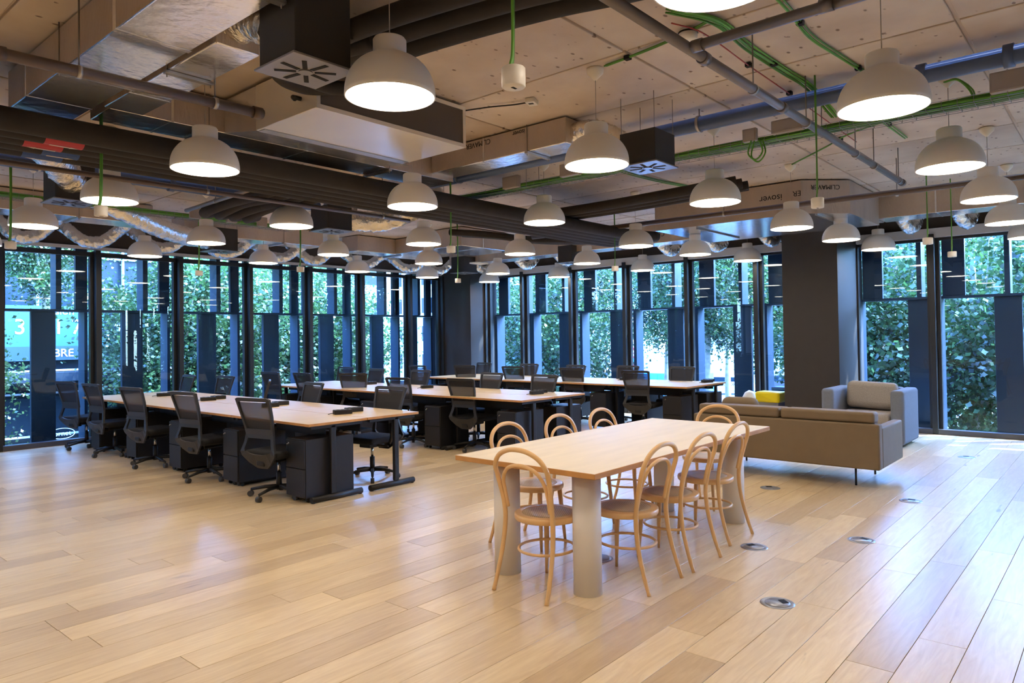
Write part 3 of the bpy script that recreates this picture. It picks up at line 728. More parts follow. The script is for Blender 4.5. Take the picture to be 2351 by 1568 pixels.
for i, (x, y, lab) in enumerate(SK):
    if i == 0: sk0.location = (x, y, 0); sk0['label'] = lab; sk0['group'] = 'round steel floor sockets'; sk0.rotation_euler = (0, 0, R(-40))
    else: dup(sk0, (x, y, 0), R(-40+20*i), lab, 'round steel floor sockets')

# ================================================================== CEILING SERVICES
def rods(t, pts, z0, z1=None):
    for x, y in pts: MB().tube([(x, y, z0), (x, y, z1 or ZC-.001)], .0045, 6, 'rod').done('hanger_rod', None, t)
def duct(name, label, x0, x1, y0, y1, z0, z1, rodpts=(), bars=(), seams=(), text_=None):
    cx, cy = (x0+x1)/2, (y0+y1)/2
    t = thing(name, label, 'duct', (cx, cy, z0)); 
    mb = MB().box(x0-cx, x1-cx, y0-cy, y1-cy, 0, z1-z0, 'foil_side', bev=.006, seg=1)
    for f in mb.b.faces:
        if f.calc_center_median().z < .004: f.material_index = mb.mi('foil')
    mb.done('duct_body', None, t)
    for (bx0, bx1, by0, by1) in bars:
        MB().box(bx0-cx, bx1-cx, by0-cy, by1-cy, -.022, -.001, 'galv', bev=.003, seg=1).done('support_channel', None, t)
        if bx1-bx0 > by1-by0: rp = [(bx0+.015, (by0+by1)/2), (bx1-.015, (by0+by1)/2)]
        else: rp = [((bx0+bx1)/2, by0+.015), ((bx0+bx1)/2, by1-.015)]
        for x, y in rp: MB().tube([(x-cx, y-cy, -.04), (x-cx, y-cy, ZC-z0-.001)], .004, 6, 'rod').done('hanger_rod', None, t)
    for (sx0, sx1, sy0, sy1) in seams:
        MB().box(sx0-cx, sx1-cx, sy0-cy, sy1-cy, -.003, z1-z0-.003, 'foil', bev=.001, seg=1).done('tape_seam', None, t)
    return t
zb, zt = 3.18, 3.445
duct('foil_duct', 'wide foil-faced duct crossing above the top left corner', 1.46, 1.85, .9, 5.86, zb, zt, bars=[(1.43, 1.88, 3.02, 3.07), (1.43, 1.88, 4.75, 4.80)], seams=[(1.455, 1.855, 3.95, 3.99), (1.455, 1.855, 5.45, 5.47)])
duct('foil_duct', 'shorter foil duct beside the wide one, ending by the black diffuser box', 1.89, 2.15, 3.74, 5.34, zb, zt, bars=[(1.87, 2.17, 4.32, 4.36)], seams=[(1.885, 2.155, 4.9, 4.93)])
duct('foil_duct', 'foil duct running behind the fan coil unit over the pipe bundle', 1.93, 5.28, 5.345, 5.72, zb, zt, bars=[(2.62, 2.66, 5.33, 5.735), (4.40, 4.44, 5.33, 5.735)], seams=[(2.35, 2.37, 5.34, 5.725), (3.5, 3.52, 5.34, 5.725)])
t3 = duct('foil_duct', 'foil duct right of the fan coil unit with printed lettering on its side', 4.96, 5.26, 3.64, 5.34, 3.22, zt, bars=[(4.94, 5.28, 4.05, 4.09)], seams=[(4.955, 5.265, 4.6, 4.62)])
def wtext(s, size, x, y, z, axis, parent, m='ink', flip=False):
    # axis '-X': lettering on a face looking toward -X ; '-Y': face looking toward -Y
    M = Matrix.Rotation(R(90), 4, 'X')
    M = Matrix.Rotation(R({'-X': -90, '-XY': -45, '-Y': 0}[axis]), 4, 'Z') @ M
    if flip: M = M @ Matrix.Rotation(R(180), 4, 'Z')
    px, py, pz = parent.location if parent else (0, 0, 0)
    return text('lettering', s, size, m, Matrix.Translation((x-px, y-py, z-pz)) @ M, parent)
wtext('CLIMAVER', .07, 4.958, 4.68, 3.40, '-X', t3, flip=True)
wtext('isover', .06, 4.958, 4.17, 3.41, '-X', t3, flip=True)
# fan coil unit
t = thing('fan_coil_unit', 'large cream fan coil unit hanging beside the nearest lamp', 'air conditioner', (3.46, 4.46, 3.10))
mb = MB().box(-.71, .71, -.38, .39, 0, .335, 'fcu', bev=.004, seg=1)
for f in mb.b.faces:
    c_ = f.calc_center_median()
    if c_.y < -.378: f.material_index = mb.mi('fcu_side')
mb.done('casing', None, t)
for a in ((-.71, .71, -.388, -.381, 0, .03), (-.71, .71, -.388, -.381, .305, .335), (-.71, -.68, -.388, -.381, .03, .305), (.68, .71, -.388, -.381, .03, .305)):
    MB().box(*a, 'fcu').done('rim', None, t)
mb = MB(); mb.prism([(.39, 0), (.39, .335), (.88, .335), (.88, .08)], -.70, .80, 'foil', axis='x'); mb.done('foil_plenum', None, t)
MB().box(-.69, .69, .30, .385, -.006, -.001, 'galv').done('service_strip', None, t)
for x in (-.66, .66):
    for y in (-.33, .33): MB().tube([(x, y, .336), (x, y, .359)], .005, 6, 'rod').done('hanger_rod', None, t)
MB().tube(bezier([(-.71, -.2, .10), (-.78, -.22, .09), (-.82, -.30, .05)], 5), .016, 8, 'black_plastic').done('drain_spout', None, t)

def plenum(label, cx, cy, zb_, h, side=.36, rz=0):
    t = thing('air_diffuser', label, 'air vent', (cx, cy, zb_), rz)
    s = side/2
    MB().box(-s+.02, s-.02, -s+.02, s-.02, .012, h, 'plenum', bev=.003, seg=1).done('plenum_box', None, t)
    MB().box(-s, s, -s, s, 0, .011, 'plenum_plate', bev=.002, seg=1).done('swirl_plate', None, t)
    MB().cyl(0, 0, -.006, -.0005, .035, 20, 'plenum_plate').done('hub', None, t)
    for k in range(8):
        a = R(45*k+10)
        mb = MB().box(.045, .15, -.012, .012, -.002, -.0003, 'dark', mtx=Matrix.Rotation(a, 4, 'Z')); mb.done('slot', None, t)
    for sx in (-1, 1):
        for sy in (-1, 1): MB().tube([(sx*(s-.03), sy*(s-.03), h), (sx*(s-.03), sy*(s-.03), ZC-zb_-.001)], .003, 6, 'rod').done('hanger_rod', None, t)
    return t
plenum('black box air diffuser beside the nearest lamp, top left', 2.04, 3.115, 2.90, .43)
plenum('black box air diffuser hanging right of centre, behind the second dining lamp', 5.09, 2.92, 2.90, .27)
plenum('black box air diffuser with a crinkled foil elbow, over the first desk row', 5.30, 7.55, 2.90, .30, .40)
plenum('open-sided black air diffuser at the left edge with big foil hose', 2.42, 7.72, 2.90, .36, .38)
plenum('black box air diffuser near the left windows behind a lamp', 5.30, 10.42, 2.90, .34, .42)
plenum('black box air diffuser hanging left of the corner column area', 10.75, 10.6, 2.90, .34, .42)
plenum('black box air diffuser beyond the middle lamps toward right windows', 10.9, 7.95, 2.92, .32, .36)

def flex(label, P, r=.10):
    P = bezier(P, 14); n = len(P); mb = MB()
    rad = [r*(1+.035*math.sin(i*2.4)) for i in range(n)]
    mb.tube(P, rad, 18, 'flex')
    for v in mb.b.verts: v.co += Vector((1, 1, 1))*mnoise.noise(v.co*22)*.022
    o = mb.done('flexible_duct', None); tag(o, label, 'duct', 'crinkled foil hoses'); return o
flex('crinkled foil hose feeding the nearest black diffuser box', [(2.02, 3.76, 3.32), (2.02, 3.60, 3.31), (2.0, 3.45, 3.24), (1.99, 3.28, 3.14)], .11)
flex('crinkled foil hose feeding the diffuser box right of centre', [(5.10, 3.66, 3.33), (5.10, 3.45, 3.32), (5.10, 3.25, 3.22), (5.10, 3.04, 3.06)], .085)
flex('big crinkled foil hose left, into the open-sided diffuser', [(1.70, 6.55, 3.29), (1.95, 6.95, 3.24), (2.2, 7.3, 3.18), (2.42, 7.62, 3.08)], .13)
flex('gold-lit crinkled foil elbow over the first desk row', [(6.0, 6.35, 3.29), (6.02, 6.9, 3.16), (5.9, 7.3, 3.07), (5.5, 7.5, 3.06)], .13)
flex('long crinkled foil hose sweeping toward the left-side diffuser', [(3.2, 9.35, 3.30), (3.75, 9.6, 3.16), (4.4, 10.0, 3.06), (5.15, 10.4, 3.05)], .13)
for i, (x, w_, nm) in enumerate(((3.10, .7, 'farthest left'), (3.95, .8, 'second from the left'), (4.95, .8, 'third from the left'), (6.0, .9, 'fourth from the left'), (7.0, .9, 'fifth from the left'), (7.75, .7, 'sixth from the left'), (8.9, .9, 'seventh from the left'), (10.1, .9, 'next to the corner'), (10.95, .7, 'in the corner'))):
    flex('foil hose loop above the left windows, '+nm, [(x-w_*.45, 11.95, 3.34), (x-w_*.38, 11.75, 3.22), (x-w_*.15, 11.62, 3.05), (x+w_*.12, 11.55, 3.05), (x+w_*.34, 11.45, 3.20), (x+w_*.45, 11.2, 3.34)], .088)
for i, (y, nm) in enumerate(((11.0, 'next to the corner'), (9.75, 'second from the corner'), (8.7, 'third from the corner'), (6.35, 'fourth from the corner'), (5.45, 'fifth from the corner'), (4.5, 'just left of the square column'), (2.45, 'just right of the square column'), (1.75, 'farthest right'))):
    flex('foil hose loop above the right windows, '+nm, [(11.31, y, 3.30), (11.5, y, 3.18), (11.68, y-.05, 3.06), (11.86, y-.08, 3.10), (12.0, y-.10, 3.24), (12.05, y-.10, 3.36)], .088)

# perimeter ducts
duct('foil_duct', 'pale foil duct along the left windows, left part', 2.4, 4.25, 10.25, 10.75, 3.18, zt, bars=[(3.3, 3.34, 10.22, 10.78)])
duct('foil_duct', 'pale foil duct along the left windows, middle part', 4.9, 7.35, 10.72, 11.15, 3.18, zt, bars=[(6.55, 6.60, 10.70, 11.17)])
duct('foil_duct', 'pale foil duct along the left windows, right part', 8.02, 10.0, 10.62, 11.1, 3.16, zt, bars=[(9.0, 9.04, 10.60, 11.12)])
duct('foil_duct', 'boxy foil duct unit in the middle distance before the corner', 8.66, 9.95, 8.60, 9.55, 3.12, zt, seams=[(9.2, 9.22, 8.595, 9.555)])
duct('foil_duct', 'foil duct joining the middle unit to the corner', 8.9, 9.5, 9.56, 10.61, 3.16, zt)
t7 = duct('foil_duct', 'long foil duct along the right windows, left of the square column', 10.90, 11.32, 2.64, 11.2, 3.12, zt, seams=[(10.895, 11.325, 4.2, 4.23), (10.895, 11.325, 6.6, 6.63)])
t8 = duct('foil_duct', 'long foil duct along the right windows, right of the square column', 10.88, 11.32, -3.0, 2.62, 3.12, zt, seams=[(10.875, 11.325, 1.9, 1.92), (10.875, 11.325, .3, .32)])
# big printed plenum with chamfer
t9 = thing('printed_duct_unit', 'bulky foil duct unit with upside-down printed lettering, right of centre', 'duct', (9.9, 3.6, 3.03))
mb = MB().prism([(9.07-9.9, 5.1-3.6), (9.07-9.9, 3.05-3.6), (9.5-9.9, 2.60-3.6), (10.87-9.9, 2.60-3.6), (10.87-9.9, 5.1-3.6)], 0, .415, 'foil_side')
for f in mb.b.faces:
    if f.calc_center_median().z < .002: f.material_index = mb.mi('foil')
mb.done('duct_body', None, t9)
MB().box(9.2-9.9, 10.6-9.9, 2.9-3.6, 2.93-3.6, -.022, -.001, 'galv').done('support_channel', None, t9)
MB().box(9.2-9.9, 10.6-9.9, 4.5-3.6, 4.53-3.6, -.022, -.001, 'galv').done('support_channel', None, t9)
wtext('CLIMAVER', .082, 9.280, 2.822, 3.36, '-XY', t9, flip=True)
wtext('ER', .095, 9.068, 3.06+.04, 3.29, '-X', t9, flip=True)
wtext('isover', .12, 9.068, 3.43, 3.27, '-X', t9, flip=True)
wtext('CLIMAVER', .11, 10.897, 6.2, 3.27, '-X', t7, flip=True)

# ---- pipes
def pipe(name, label, P, r, m, cat='pipe', group=None, clamps=(), couplings=(), n=14):
    P = [Vector(p) for p in P]; o0 = P[0]
    t = thing(name, label, cat, tuple(o0), group=group)
    MB().tube([p-o0 for p in P], r, n, m).done('tube', None, t)
    for x, y, z in couplings:
        c_ = Vector((x, y, z))-o0; d = (P[-1]-P[0]).normalized()
        MB().tube([c_-d*.03, c_+d*.03], r*1.22, n, m).done('coupling', None, t)
    for x, y, z in clamps:
        c_ = Vector((x, y, z))-o0; d = (P[-1]-P[0]).normalized()
        MB().tube([c_-d*.012, c_+d*.012], r*1.15, n, 'galv').done('clamp', None, t)
        MB().tube([c_+Vector((0, 0, r)), Vector((x, y, ZC-.001))-o0], .005, 6, 'rod').done('hanger_rod', None, t)
    return t
ys_ = 1.78
pipe('sprinkler_pipe', 'long grey sprinkler pipe crossing the upper right ceiling', [(1.6, ys_, 3.1), (8.45, ys_, 3.12)], .030, 'grey_pipe', clamps=[(4.45, ys_, 3.105), (5.44, ys_, 3.105), (6.7, ys_, 3.11), (7.3, ys_, 3.11), (8.25, ys_, 3.12)], couplings=[(3.75, ys_, 3.105), (4.95, ys_, 3.107), (8.40, ys_, 3.12)])
pipe('sprinkler_branch', 'grey branch pipe teeing off the sprinkler pipe to the right', [(3.55, ys_-.04, 3.10), (3.50, -1.5, 3.10)], .028, 'grey_pipe', clamps=[(3.52, .7, 3.10)], couplings=[(3.53, 1.05, 3.10), (3.55, ys_-.06, 3.10)])
pipe('brown_pipe', 'brown pipe crossing under the foil ducts at top left', [(-.6, 4.45, 3.05), (2.50, 4.32, 3.05)], .032, 'brown_pipe', clamps=[(1.42, 4.37, 3.05), (2.18, 4.335, 3.05)], couplings=[(1.05, 4.38, 3.05), (2.46, 4.32, 3.05)])
pipe('brown_pipe', 'brown pipe running along the right-hand ducts under the printed unit', [(8.50, 6.9, 3.07), (8.80, -2.5, 3.07)], .032, 'brown_pipe', clamps=[(8.60, 3.85, 3.07), (8.72, 1.9, 3.07)])
pipe('brown_pipe', 'thin brown pipe under the black bundle at the left edge', [(-.5, 6.42, 2.92), (5.6, 6.42, 2.94)], .022, 'brown_pipe', clamps=[(3.15, 6.42, 2.93), (5.2, 6.42, 2.94)])
pipe('drain_pipe', 'blue drain pipe crossing the right side of the ceiling', [(5.62, 8.1, 3.33), (5.62, -3.5, 3.33)], .062, 'blue_pipe', clamps=[(5.62, 2.72, 3.33), (5.62, .2, 3.33), (5.62, 5.6, 3.33)], couplings=[(5.62, 1.05, 3.33), (5.62, .55, 3.33)], n=20)
pipe('drain_pipe', 'blue drain pipe above the left lamps', [(-.5, 8.2, 3.33), (5.55, 8.2, 3.33)], .062, 'blue_pipe', clamps=[(2.3, 8.2, 3.33), (4.55, 8.2, 3.33)], couplings=[(3.6, 8.2, 3.33)], n=20)
nm5 = ['nearest', 'second', 'third', 'fourth', 'fifth']
for k in range(5):
    yk = 5.44+.17*k
    P = bezier([(-.6, yk, 3.0), (2.5, yk, 3.0), (6.0, yk, 3.0), (8.7+.1*k, yk, 3.0), (9.6, yk-.05, 3.03)], 10)
    o = MB().tube(P, .078, 14, 'insul').done('insulated_pipe', None, None)
    tag(o, 'black insulated pipe, %s of the five in the long bundle' % nm5[k], 'pipe', 'long bundle of black insulated pipes')
for i, (x0, x1, yk, m, d) in enumerate(((1.60, 1.84, 5.61, 'label_red', 1), (1.52, 1.76, 5.78, 'label_red', -1), (1.68, 1.92, 5.95, 'label_blue', 1), (1.60, 1.86, 6.12, 'label_blue', -1))):
    t = thing('flow_arrow_label', '%s flow arrow sticker on the black pipe bundle, %s of the two' % ('red' if 'red' in m else 'blue', 'right-pointing' if d > 0 else 'left-pointing'), 'sticker', ((x0+x1)/2, yk, 3.0))
    Lh = (x1-x0)/2
    mb = MB()
    for a0, a1 in ((-150, -30),):
        n = 8; V = [[mb.b.verts.new((sx*Lh, .0795*math.cos(R(a0+(a1-a0)*j/n)), .0795*math.sin(R(a0+(a1-a0)*j/n)))) for j in range(n+1)] for sx in (-1, 1)]
        for j in range(n): mb.b.faces.new((V[0][j], V[0][j+1], V[1][j+1], V[1][j]))
    mb.done('sleeve', m, t)
    mb = MB(); zz = -.0805
    V = [mb.b.verts.new(p) for p in ((-Lh*.7*d, -.012, zz), (Lh*.35*d, -.012, zz), (Lh*.35*d, -.022, zz), (Lh*.8*d, .0, zz), (Lh*.35*d, .022, zz), (Lh*.35*d, .012, zz), (-Lh*.7*d, .012, zz))]
    mb.b.faces.new(V); mb.done('arrow', 'label_cream', t)
def ins(label, P, r, grp=None):
    o = MB().tube(bezier(P, 10), r, 14, 'insul').done('insulated_pipe', None); tag(o, label, 'pipe', grp)
for k in range(3):
    x = 2.50+.19*k
    ins('thick black insulated pipe behind the nearest lamp, %s of three' % ['left', 'middle', 'right'][k], [(x+.9, -1.5, 3.33), (x+.42, 1.4, 3.33), (x+.16, 2.4, 3.33), (x, 3.3, 3.32), (x+.05, 3.9, 3.33)], .062, 'thick black pipes behind the nearest lamp')
ins('black insulated pipe bend left of the fan coil unit, upper', [(2.45, 3.3, 3.30), (2.32, 3.62, 3.26), (2.38, 3.92, 3.20), (2.62, 4.02, 3.20), (2.8, 3.95, 3.22)], .055)
ins('black insulated pipe bend left of the fan coil unit, lower', [(2.62, 3.3, 3.28), (2.50, 3.65, 3.24), (2.54, 3.86, 3.20), (2.72, 3.90, 3.19), (2.9, 3.82, 3.2)], .045)
for k in range(4):
    x = 3.78+.17*k
    ins('wavy black insulated pipe over the first desk row, %s from the left' % nth[k], [(x+.15, 6.1, 3.10), (x+.05, 6.6, 3.04), (x, 7.2, 3.02+.02*(k % 2)), (x-.02, 7.7, 2.98), (x+.15, 8.0, 3.02), (x+.45, 8.35, 3.12)], .058, 'wavy black pipes over the first desk row')
for k in range(3):
    x = 7.40+.17*k
    ins('black insulated pipe between middle lamps, %s of three' % ['left', 'middle', 'right'][k], [(x-.1, 5.7, 3.13), (x, 4.9, 3.15), (x-.03, 4.0, 3.16), (x+.3, 3.3, 3.26)], .058, 'black pipes between the middle lamps')
for k in range(3):
    ins('black insulated pipe turning toward the corner unit, %s of three' % ['left', 'middle', 'right'][k], [(8.3+.15*k, 8.5, 3.30), (8.5+.15*k, 7.9, 3.22), (8.8+.15*k, 7.2, 3.10), (9.2+.12*k, 6.3, 3.04)], .055, 'black pipes toward the corner unit')
pipe('steel_conduit', 'bright steel conduit beside the wavy black pipes', [(3.68, 8.0, 3.02), (3.66, 6.0, 3.06)], .022, 'grey_pipe', clamps=[(3.67, 7.3, 3.035)])
ins('dark pipe elbow at the top left corner', [(.3, 2.6, 3.40), (.55, 3.1, 3.30), (.78, 3.6, 3.2), (.86, 3.9, 3.12)], .06)

# ---- cable baskets with green cables
def basket(label, A, B, wd=.20, ncab=12):
    A = Vector(A); B = Vector(B); d = (B-A); Ln = d.length; d.normalize(); s = Vector((-d.y, d.x, 0))
    t = thing('cable_tray', label, 'cable tray', tuple(A))
    mb = MB()
    for f in (-.5, -.25, 0, .25, .5):
        mb.tube([s*wd*f, s*wd*f+d*Ln], .0022, 4, 'rod')
    for f in (-.5, .5): mb.tube([s*wd*f+Vector((0, 0, .05)), s*wd*f+d*Ln+Vector((0, 0, .05))], .0022, 4, 'rod')
    k = 0
    while k < Ln:
        p = d*k
        mb.tube([p+s*wd*.5+Vector((0, 0, .05)), p+s*wd*.5, p-s*wd*.5, p-s*wd*.5+Vector((0, 0, .05))], .0022, 4, 'rod'); k += .1
    mb.done('wire_basket', None, t)
    rr = random.Random(int(Ln*100))
    for c_ in range(ncab):
        P = []; f0 = rr.uniform(-.38, .38); z0 = .012+.011*rr.randint(0, 3)
        m_ = int(Ln/.5)+2
        for i in range(m_):
            P.append(d*(Ln*i/(m_-1))+s*wd*(max(-.42, min(.42, f0+rr.uniform(-.10, .10))))+Vector((0, 0, z0+rr.uniform(0, .008))))
        MB().tube(bezier(P, 3), .0085, 6, 'green_cable').done('green_cable', None, t)
    k = .6
    while k < Ln:
        for q in (-.5, .5):
            p = d*k+s*wd*q
            MB().tube([p, p+Vector((0, 0, ZC-A.z-.001))], .0035, 5, 'rod').done('hanger_rod', None, t)
        k += 1.5
    return t
basket('wire cable tray of green cables running across the right side', (6.12, -3.2, 3.17), (6.02, 8.9, 3.17), .22, 14)
basket('wire cable tray of green cables running above the left lamps', (-.4, 9.35, 3.16), (5.85, 9.35, 3.16), .22, 12)
def jbox(label, x, y, z, sx, sy, sz):
    t = thing('junction_box', label, 'junction box', (x, y, z))
    MB().box(-sx/2, sx/2, -sy/2, sy/2, 0, sz, 'grey_box', bev=.006).done('body', None, t)
    MB().box(-sx/2-.005, -sx/2-.0005, -sy/2+.01, sy/2-.01, .01, sz-.01, 'grey_box', bev=.002).done('lid', None, t)
    return t
for a in (('small grey junction box with a coiled cable on the right tray', 5.96, 2.42, 3.19, .05, .12, .11), ('wide grey junction box beside the coiled-cable one on the right tray', 5.96, 2.10, 3.21, .06, .26, .11), ('big grey junction box at the right edge on the tray', 5.98, .52, 3.2, .07, .36, .14),
          ('grey junction box on the tray left of the second dining lamp', 5.93, 5.1, 3.18, .06, .22, .13), ('grey junction box on the tray behind the second dining lamp', 5.93, 4.3, 3.19, .06, .24, .13), ('grey junction box on the tray by the foil elbow', 5.90, 7.95, 3.18, .06, .20, .13), ('grey junction box on the tray farthest along the right run', 5.90, 8.6, 3.18, .06, .16, .13),
          ('first square grey junction box on the left tray', 4.35, 9.20, 3.15, .14, .05, .13), ('second square grey junction box on the left tray', 4.85, 9.20, 3.15, .14, .05, .13), ('last square grey junction box on the left tray', 5.3, 9.20, 3.15, .14, .05, .13)): jbox(*a)
o = MB().tube(bezier([(5.93, 2.40, 3.19), (5.91, 2.42, 3.08), (5.92, 2.36, 3.02), (5.92, 2.30, 3.08), (5.93, 2.33, 3.18)], 8), .007, 6, 'green_cable').tube(bezier([(5.95, 2.38, 3.19), (5.93, 2.40, 3.06), (5.93, 2.34, 3.0), (5.93, 2.28, 3.07), (5.95, 2.31, 3.18)], 8), .007, 6, 'green_cable').done('cable_coil', None)
tag(o, 'dark green coil of cable hanging under the small junction box', 'cable')
def bundle(name, label, P, n=5, spread=.02, m='green_cable', r=.006, cat='cable', cleats=()):
    P = [Vector(p) for p in P]; t = thing(name, label, cat, tuple(P[0])); rr = random.Random(len(label))
    for k in range(n):
        off = Vector((rr.uniform(-spread, spread), rr.uniform(-spread, spread), rr.uniform(-.008, .008)))
        MB().tube(bezier([p-P[0]+off+Vector((rr.uniform(-.006, .006), rr.uniform(-.006, .006), 0)) for p in P], 6), r, 6, m).done('strand', None, t)
    for c_ in cleats:
        q = Vector(c_)-P[0]; MB().box(q.x-.02, q.x+.02, q.y-.02, q.y+.02, q.z-.012, q.z+.015, 'dark').done('clip', None, t)
    return t
zc = ZC-.018
bundle('cable_bundle', 'thick green cable bundle running from the nearest lamp along the sprinkler pipe', [(3.75, 1.98, zc), (4.1, 1.84, zc), (4.6, 1.86, zc), (5.2, 1.84, zc), (5.60, 1.80, zc-.02), (5.95, 1.72, 3.26)], 9, .035, cleats=[(4.3, 1.85, zc), (5.0, 1.85, zc)])
bundle('cable_bundle', 'curving pair of green cables behind the upper right lamp', [(3.6, 1.45, zc), (4.2, 1.47, zc), (4.7, 1.50, zc), (5.15, 1.46, zc), (5.6, 1.42, zc)], 3, .02, cleats=[(4.45, 1.48, zc), (5.5, 1.43, zc)])
bundle('cable_bundle', 'short green cable run ending at the second dining lamp canopy', [(4.22, 2.74, zc), (4.18, 2.4, zc), (4.12, 2.1, zc), (4.05, 1.9, zc)], 4, .012, cleats=[(4.2, 2.55, zc)])
bundle('red_wire', 'thin red wire clipped across the ceiling', [(3.9, 2.05, zc), (4.1, 1.99, zc), (4.4, 1.97, zc), (4.9, 1.99, zc), (5.7, 1.99, zc), (6.9, 2.0, zc), (7.6, 2.0, zc)], 1, 0, 'red_cable', .0045, cleats=[(4.35, 1.97, zc), (4.9, 1.99, zc), (5.7, 1.99, zc)])
bundle('cable_bundle', 'green cables crossing the ceiling beyond the right tray', [(6.1, 1.7, zc), (6.6, 1.66, zc), (7.2, 1.62, zc), (7.8, 1.60, zc)], 3, .02, cleats=[(6.6, 1.66, zc), (7.2, 1.62, zc)])
bundle('cable_bundle', 'single green cable looping to the third dining lamp', [(8.1, 2.82, zc), (7.6, 2.3, zc), (7.2, 1.9, zc), (6.9, 1.2, zc), (6.9, .7, zc)], 1, 0, r=.008, cleats=[(7.4, 2.1, zc)])
bundle('cable_bundle', 'green cable drop at the right tray beside a lamp canopy', [(6.05, .98, zc-.06), (6.02, .9, zc-.07), (6.04, .82, zc-.16), (6.07, .80, 3.20)], 3, .008)
bundle('cable_bundle', 'green cables sagging from the tray toward the middle lamps', [(6.2, 4.4, zc-.02), (7.0, 4.4, zc), (7.8, 4.35, zc), (8.6, 4.2, zc)], 3, .02, cleats=[(7.0, 4.4, zc)])
bundle('cable_bundle', 'green cables on the ceiling beyond the foil elbow', [(6.2, 8.2, zc), (7.0, 8.1, zc), (7.8, 8.2, zc), (8.5, 8.4, zc)], 3, .02, cleats=[(7.0, 8.1, zc)])
bundle('black_cord', 'black cord from the fan coil unit to the small white ceiling box', [(4.16, 4.2, 3.42), (4.3, 3.95, 3.44), (4.40, 3.75, 3.44), (4.44, 3.64, 3.44)], 1, 0, 'black_cable', .006)
t = thing('sensor_box', 'small white box on the ceiling beside the fan coil unit', 'sensor', (4.45, 3.60, ZC-.04), R(20))
MB().box(-.055, .055, -.04, .04, .0, .038, 'white_plastic', bev=.005).done('body', None, t); MB().box(-.03, .0, -.02, .02, -.002, -.0003, 'grey_plastic').done('lens', None, t)
t = thing('smoke_detector', 'white smoke detector on the ceiling near the topmost lamp', 'smoke detector', (4.10, 2.05, ZC-.075))
MB().lathe([(0, 0), (.04, .0), (.055, .01), (.06, .03), (.058, .045), (.05, .074), (0, .074)], 24, 'white_plastic').done('body', None, t)
MB().lathe([(.059, .045), (.0605, .045), (.0605, .056), (.056, .056)], 24, 'dark').done('vent_ring', None, t)

# hanging cable drops
def drop(label, x, y, z, r=.045, h=.075):
    t = thing('hanging_outlet', label, 'power outlet', (x, y, z), group='white cylinder outlets hanging on green cable')
    MB().lathe([(0, 0), (r-.004, 0), (r, .004), (r, h-.004), (r-.004, h), (0, h)], 28, 'white_plastic').done('outlet_body', None, t)
    MB().box(-.010, .004, -.006, .006, -.001, .0, 'dark').box(.006, .016, -.004, .006, -.001, 0, 'dark').done('socket_holes', None, t)
    for k in (-1, 0, 1):
        MB().tube(bezier([(k*.006-.012, 0, h), (k*.007, .004*k, h+.10), (k*.006+.004, 0, (ZC-z)*.6), (k*.007, 0, ZC-z-.002)], 6), .0055, 6, 'green_cable').done('green_cable', None, t)
    return t
drop('white outlet on green cable, largest, hanging at top centre', 2.02, 1.72, 2.48)
drop('white outlet on green cable before the printed duct unit', 5.48, 1.725, 2.47)
drop('white outlet on green cable left of the far right mullion', 8.7, 1.61, 2.475, .05, .07)
drop('white outlet on green cable hanging farthest right', 10.4, 1.66, 2.47, .05, .07)
drop('white outlet on green cable in front of the second left lamp', 1.98, 5.66, 2.47)
drop('white outlet on green cable at the left edge', 2.08, 8.28, 2.48, .05, .07)
drop('white outlet on green cable before the left trees', 4.72, 9.88, 2.47, .05, .07)
drop('white outlet on green cable above the first desk row far end', 5.46, 8.5, 2.47, .05, .07)
drop('white outlet on green cable near the picture centre', 5.48, 5.6, 2.48, .05, .07)
drop('white outlet on green cable in front of the corner column', 8.5, 8.53, 2.47, .05, .07)
drop('white outlet on green cable before the right trees', 8.72, 5.56, 2.47, .05, .07)
t = thing('access_point', 'flat white wireless unit hanging near the corner', 'router', (9.8, 9.27, 2.93))
MB().box(-.16, .16, -.10, .10, 0, .03, 'white_plastic', bev=.012, seg=3).done('housing', None, t); MB().tube([(0, 0, .03), (0, 0, ZC-2.93-.001)], .004, 6, 'rod').done('hanger_rod', None, t)

# ================================================================== OUTSIDE
GZ = -3.5
g = MB().box(XF+.8, 140, -90, 120, GZ-.2, GZ, 'asphalt').box(-60, XF+.8, YF+.8, 120, GZ-.2, GZ, 'asphalt').done('street_ground', None); tag(g, 'grey asphalt street below the windows', kind='structure')
g = MB().box(XF+.8, 19.5, -40, 19.5, GZ, GZ+.12, 'paving').box(-30, XF+.8, YF+.8, 19.5, GZ, GZ+.12, 'paving').done('pavement', None); tag(g, 'paved footway under the street trees', kind='structure')

import numpy as np
def foliage_mesh(seed, n=26000, rad=(2.3, 2.3, 2.9), leaf=.050):
    g = np.random.default_rng(seed)
    cent = g.normal(size=(46, 3)); cent /= np.linalg.norm(cent, axis=1)[:, None]; cent *= (g.random((46, 1))**.45)*.86
    cent *= np.array(rad)
    ci = g.integers(0, 46, n)
    p = cent[ci]+g.normal(size=(n, 3))*np.array([.42, .42, .34])
    a = g.normal(size=(n, 3)); a[:, 2] *= .6; a /= np.linalg.norm(a, axis=1)[:, None]
    b = np.cross(a, g.normal(size=(n, 3))); b /= np.linalg.norm(b, axis=1)[:, None]
    L = leaf*(.6+.8*g.random((n, 1)))
    # lobed five-point leaf made of a quad and a tip
    V = np.stack([p-a*L, p-b*L*.8-a*L*.1, p-b*L*.35+a*L*.35, p+a*L*1.05, p+b*L*.35+a*L*.35, p+b*L*.8-a*L*.1], 1).reshape(-1, 3)
    me = bpy.data.meshes.new('foliage'); F = (np.arange(n*6).reshape(n, 6)).tolist()
    me.from_pydata(V.tolist(), [], F); me.materials.append(MT['leaf']); me.update(); return me, cent
fms = [foliage_mesh(s) for s in (1, 2, 3)]
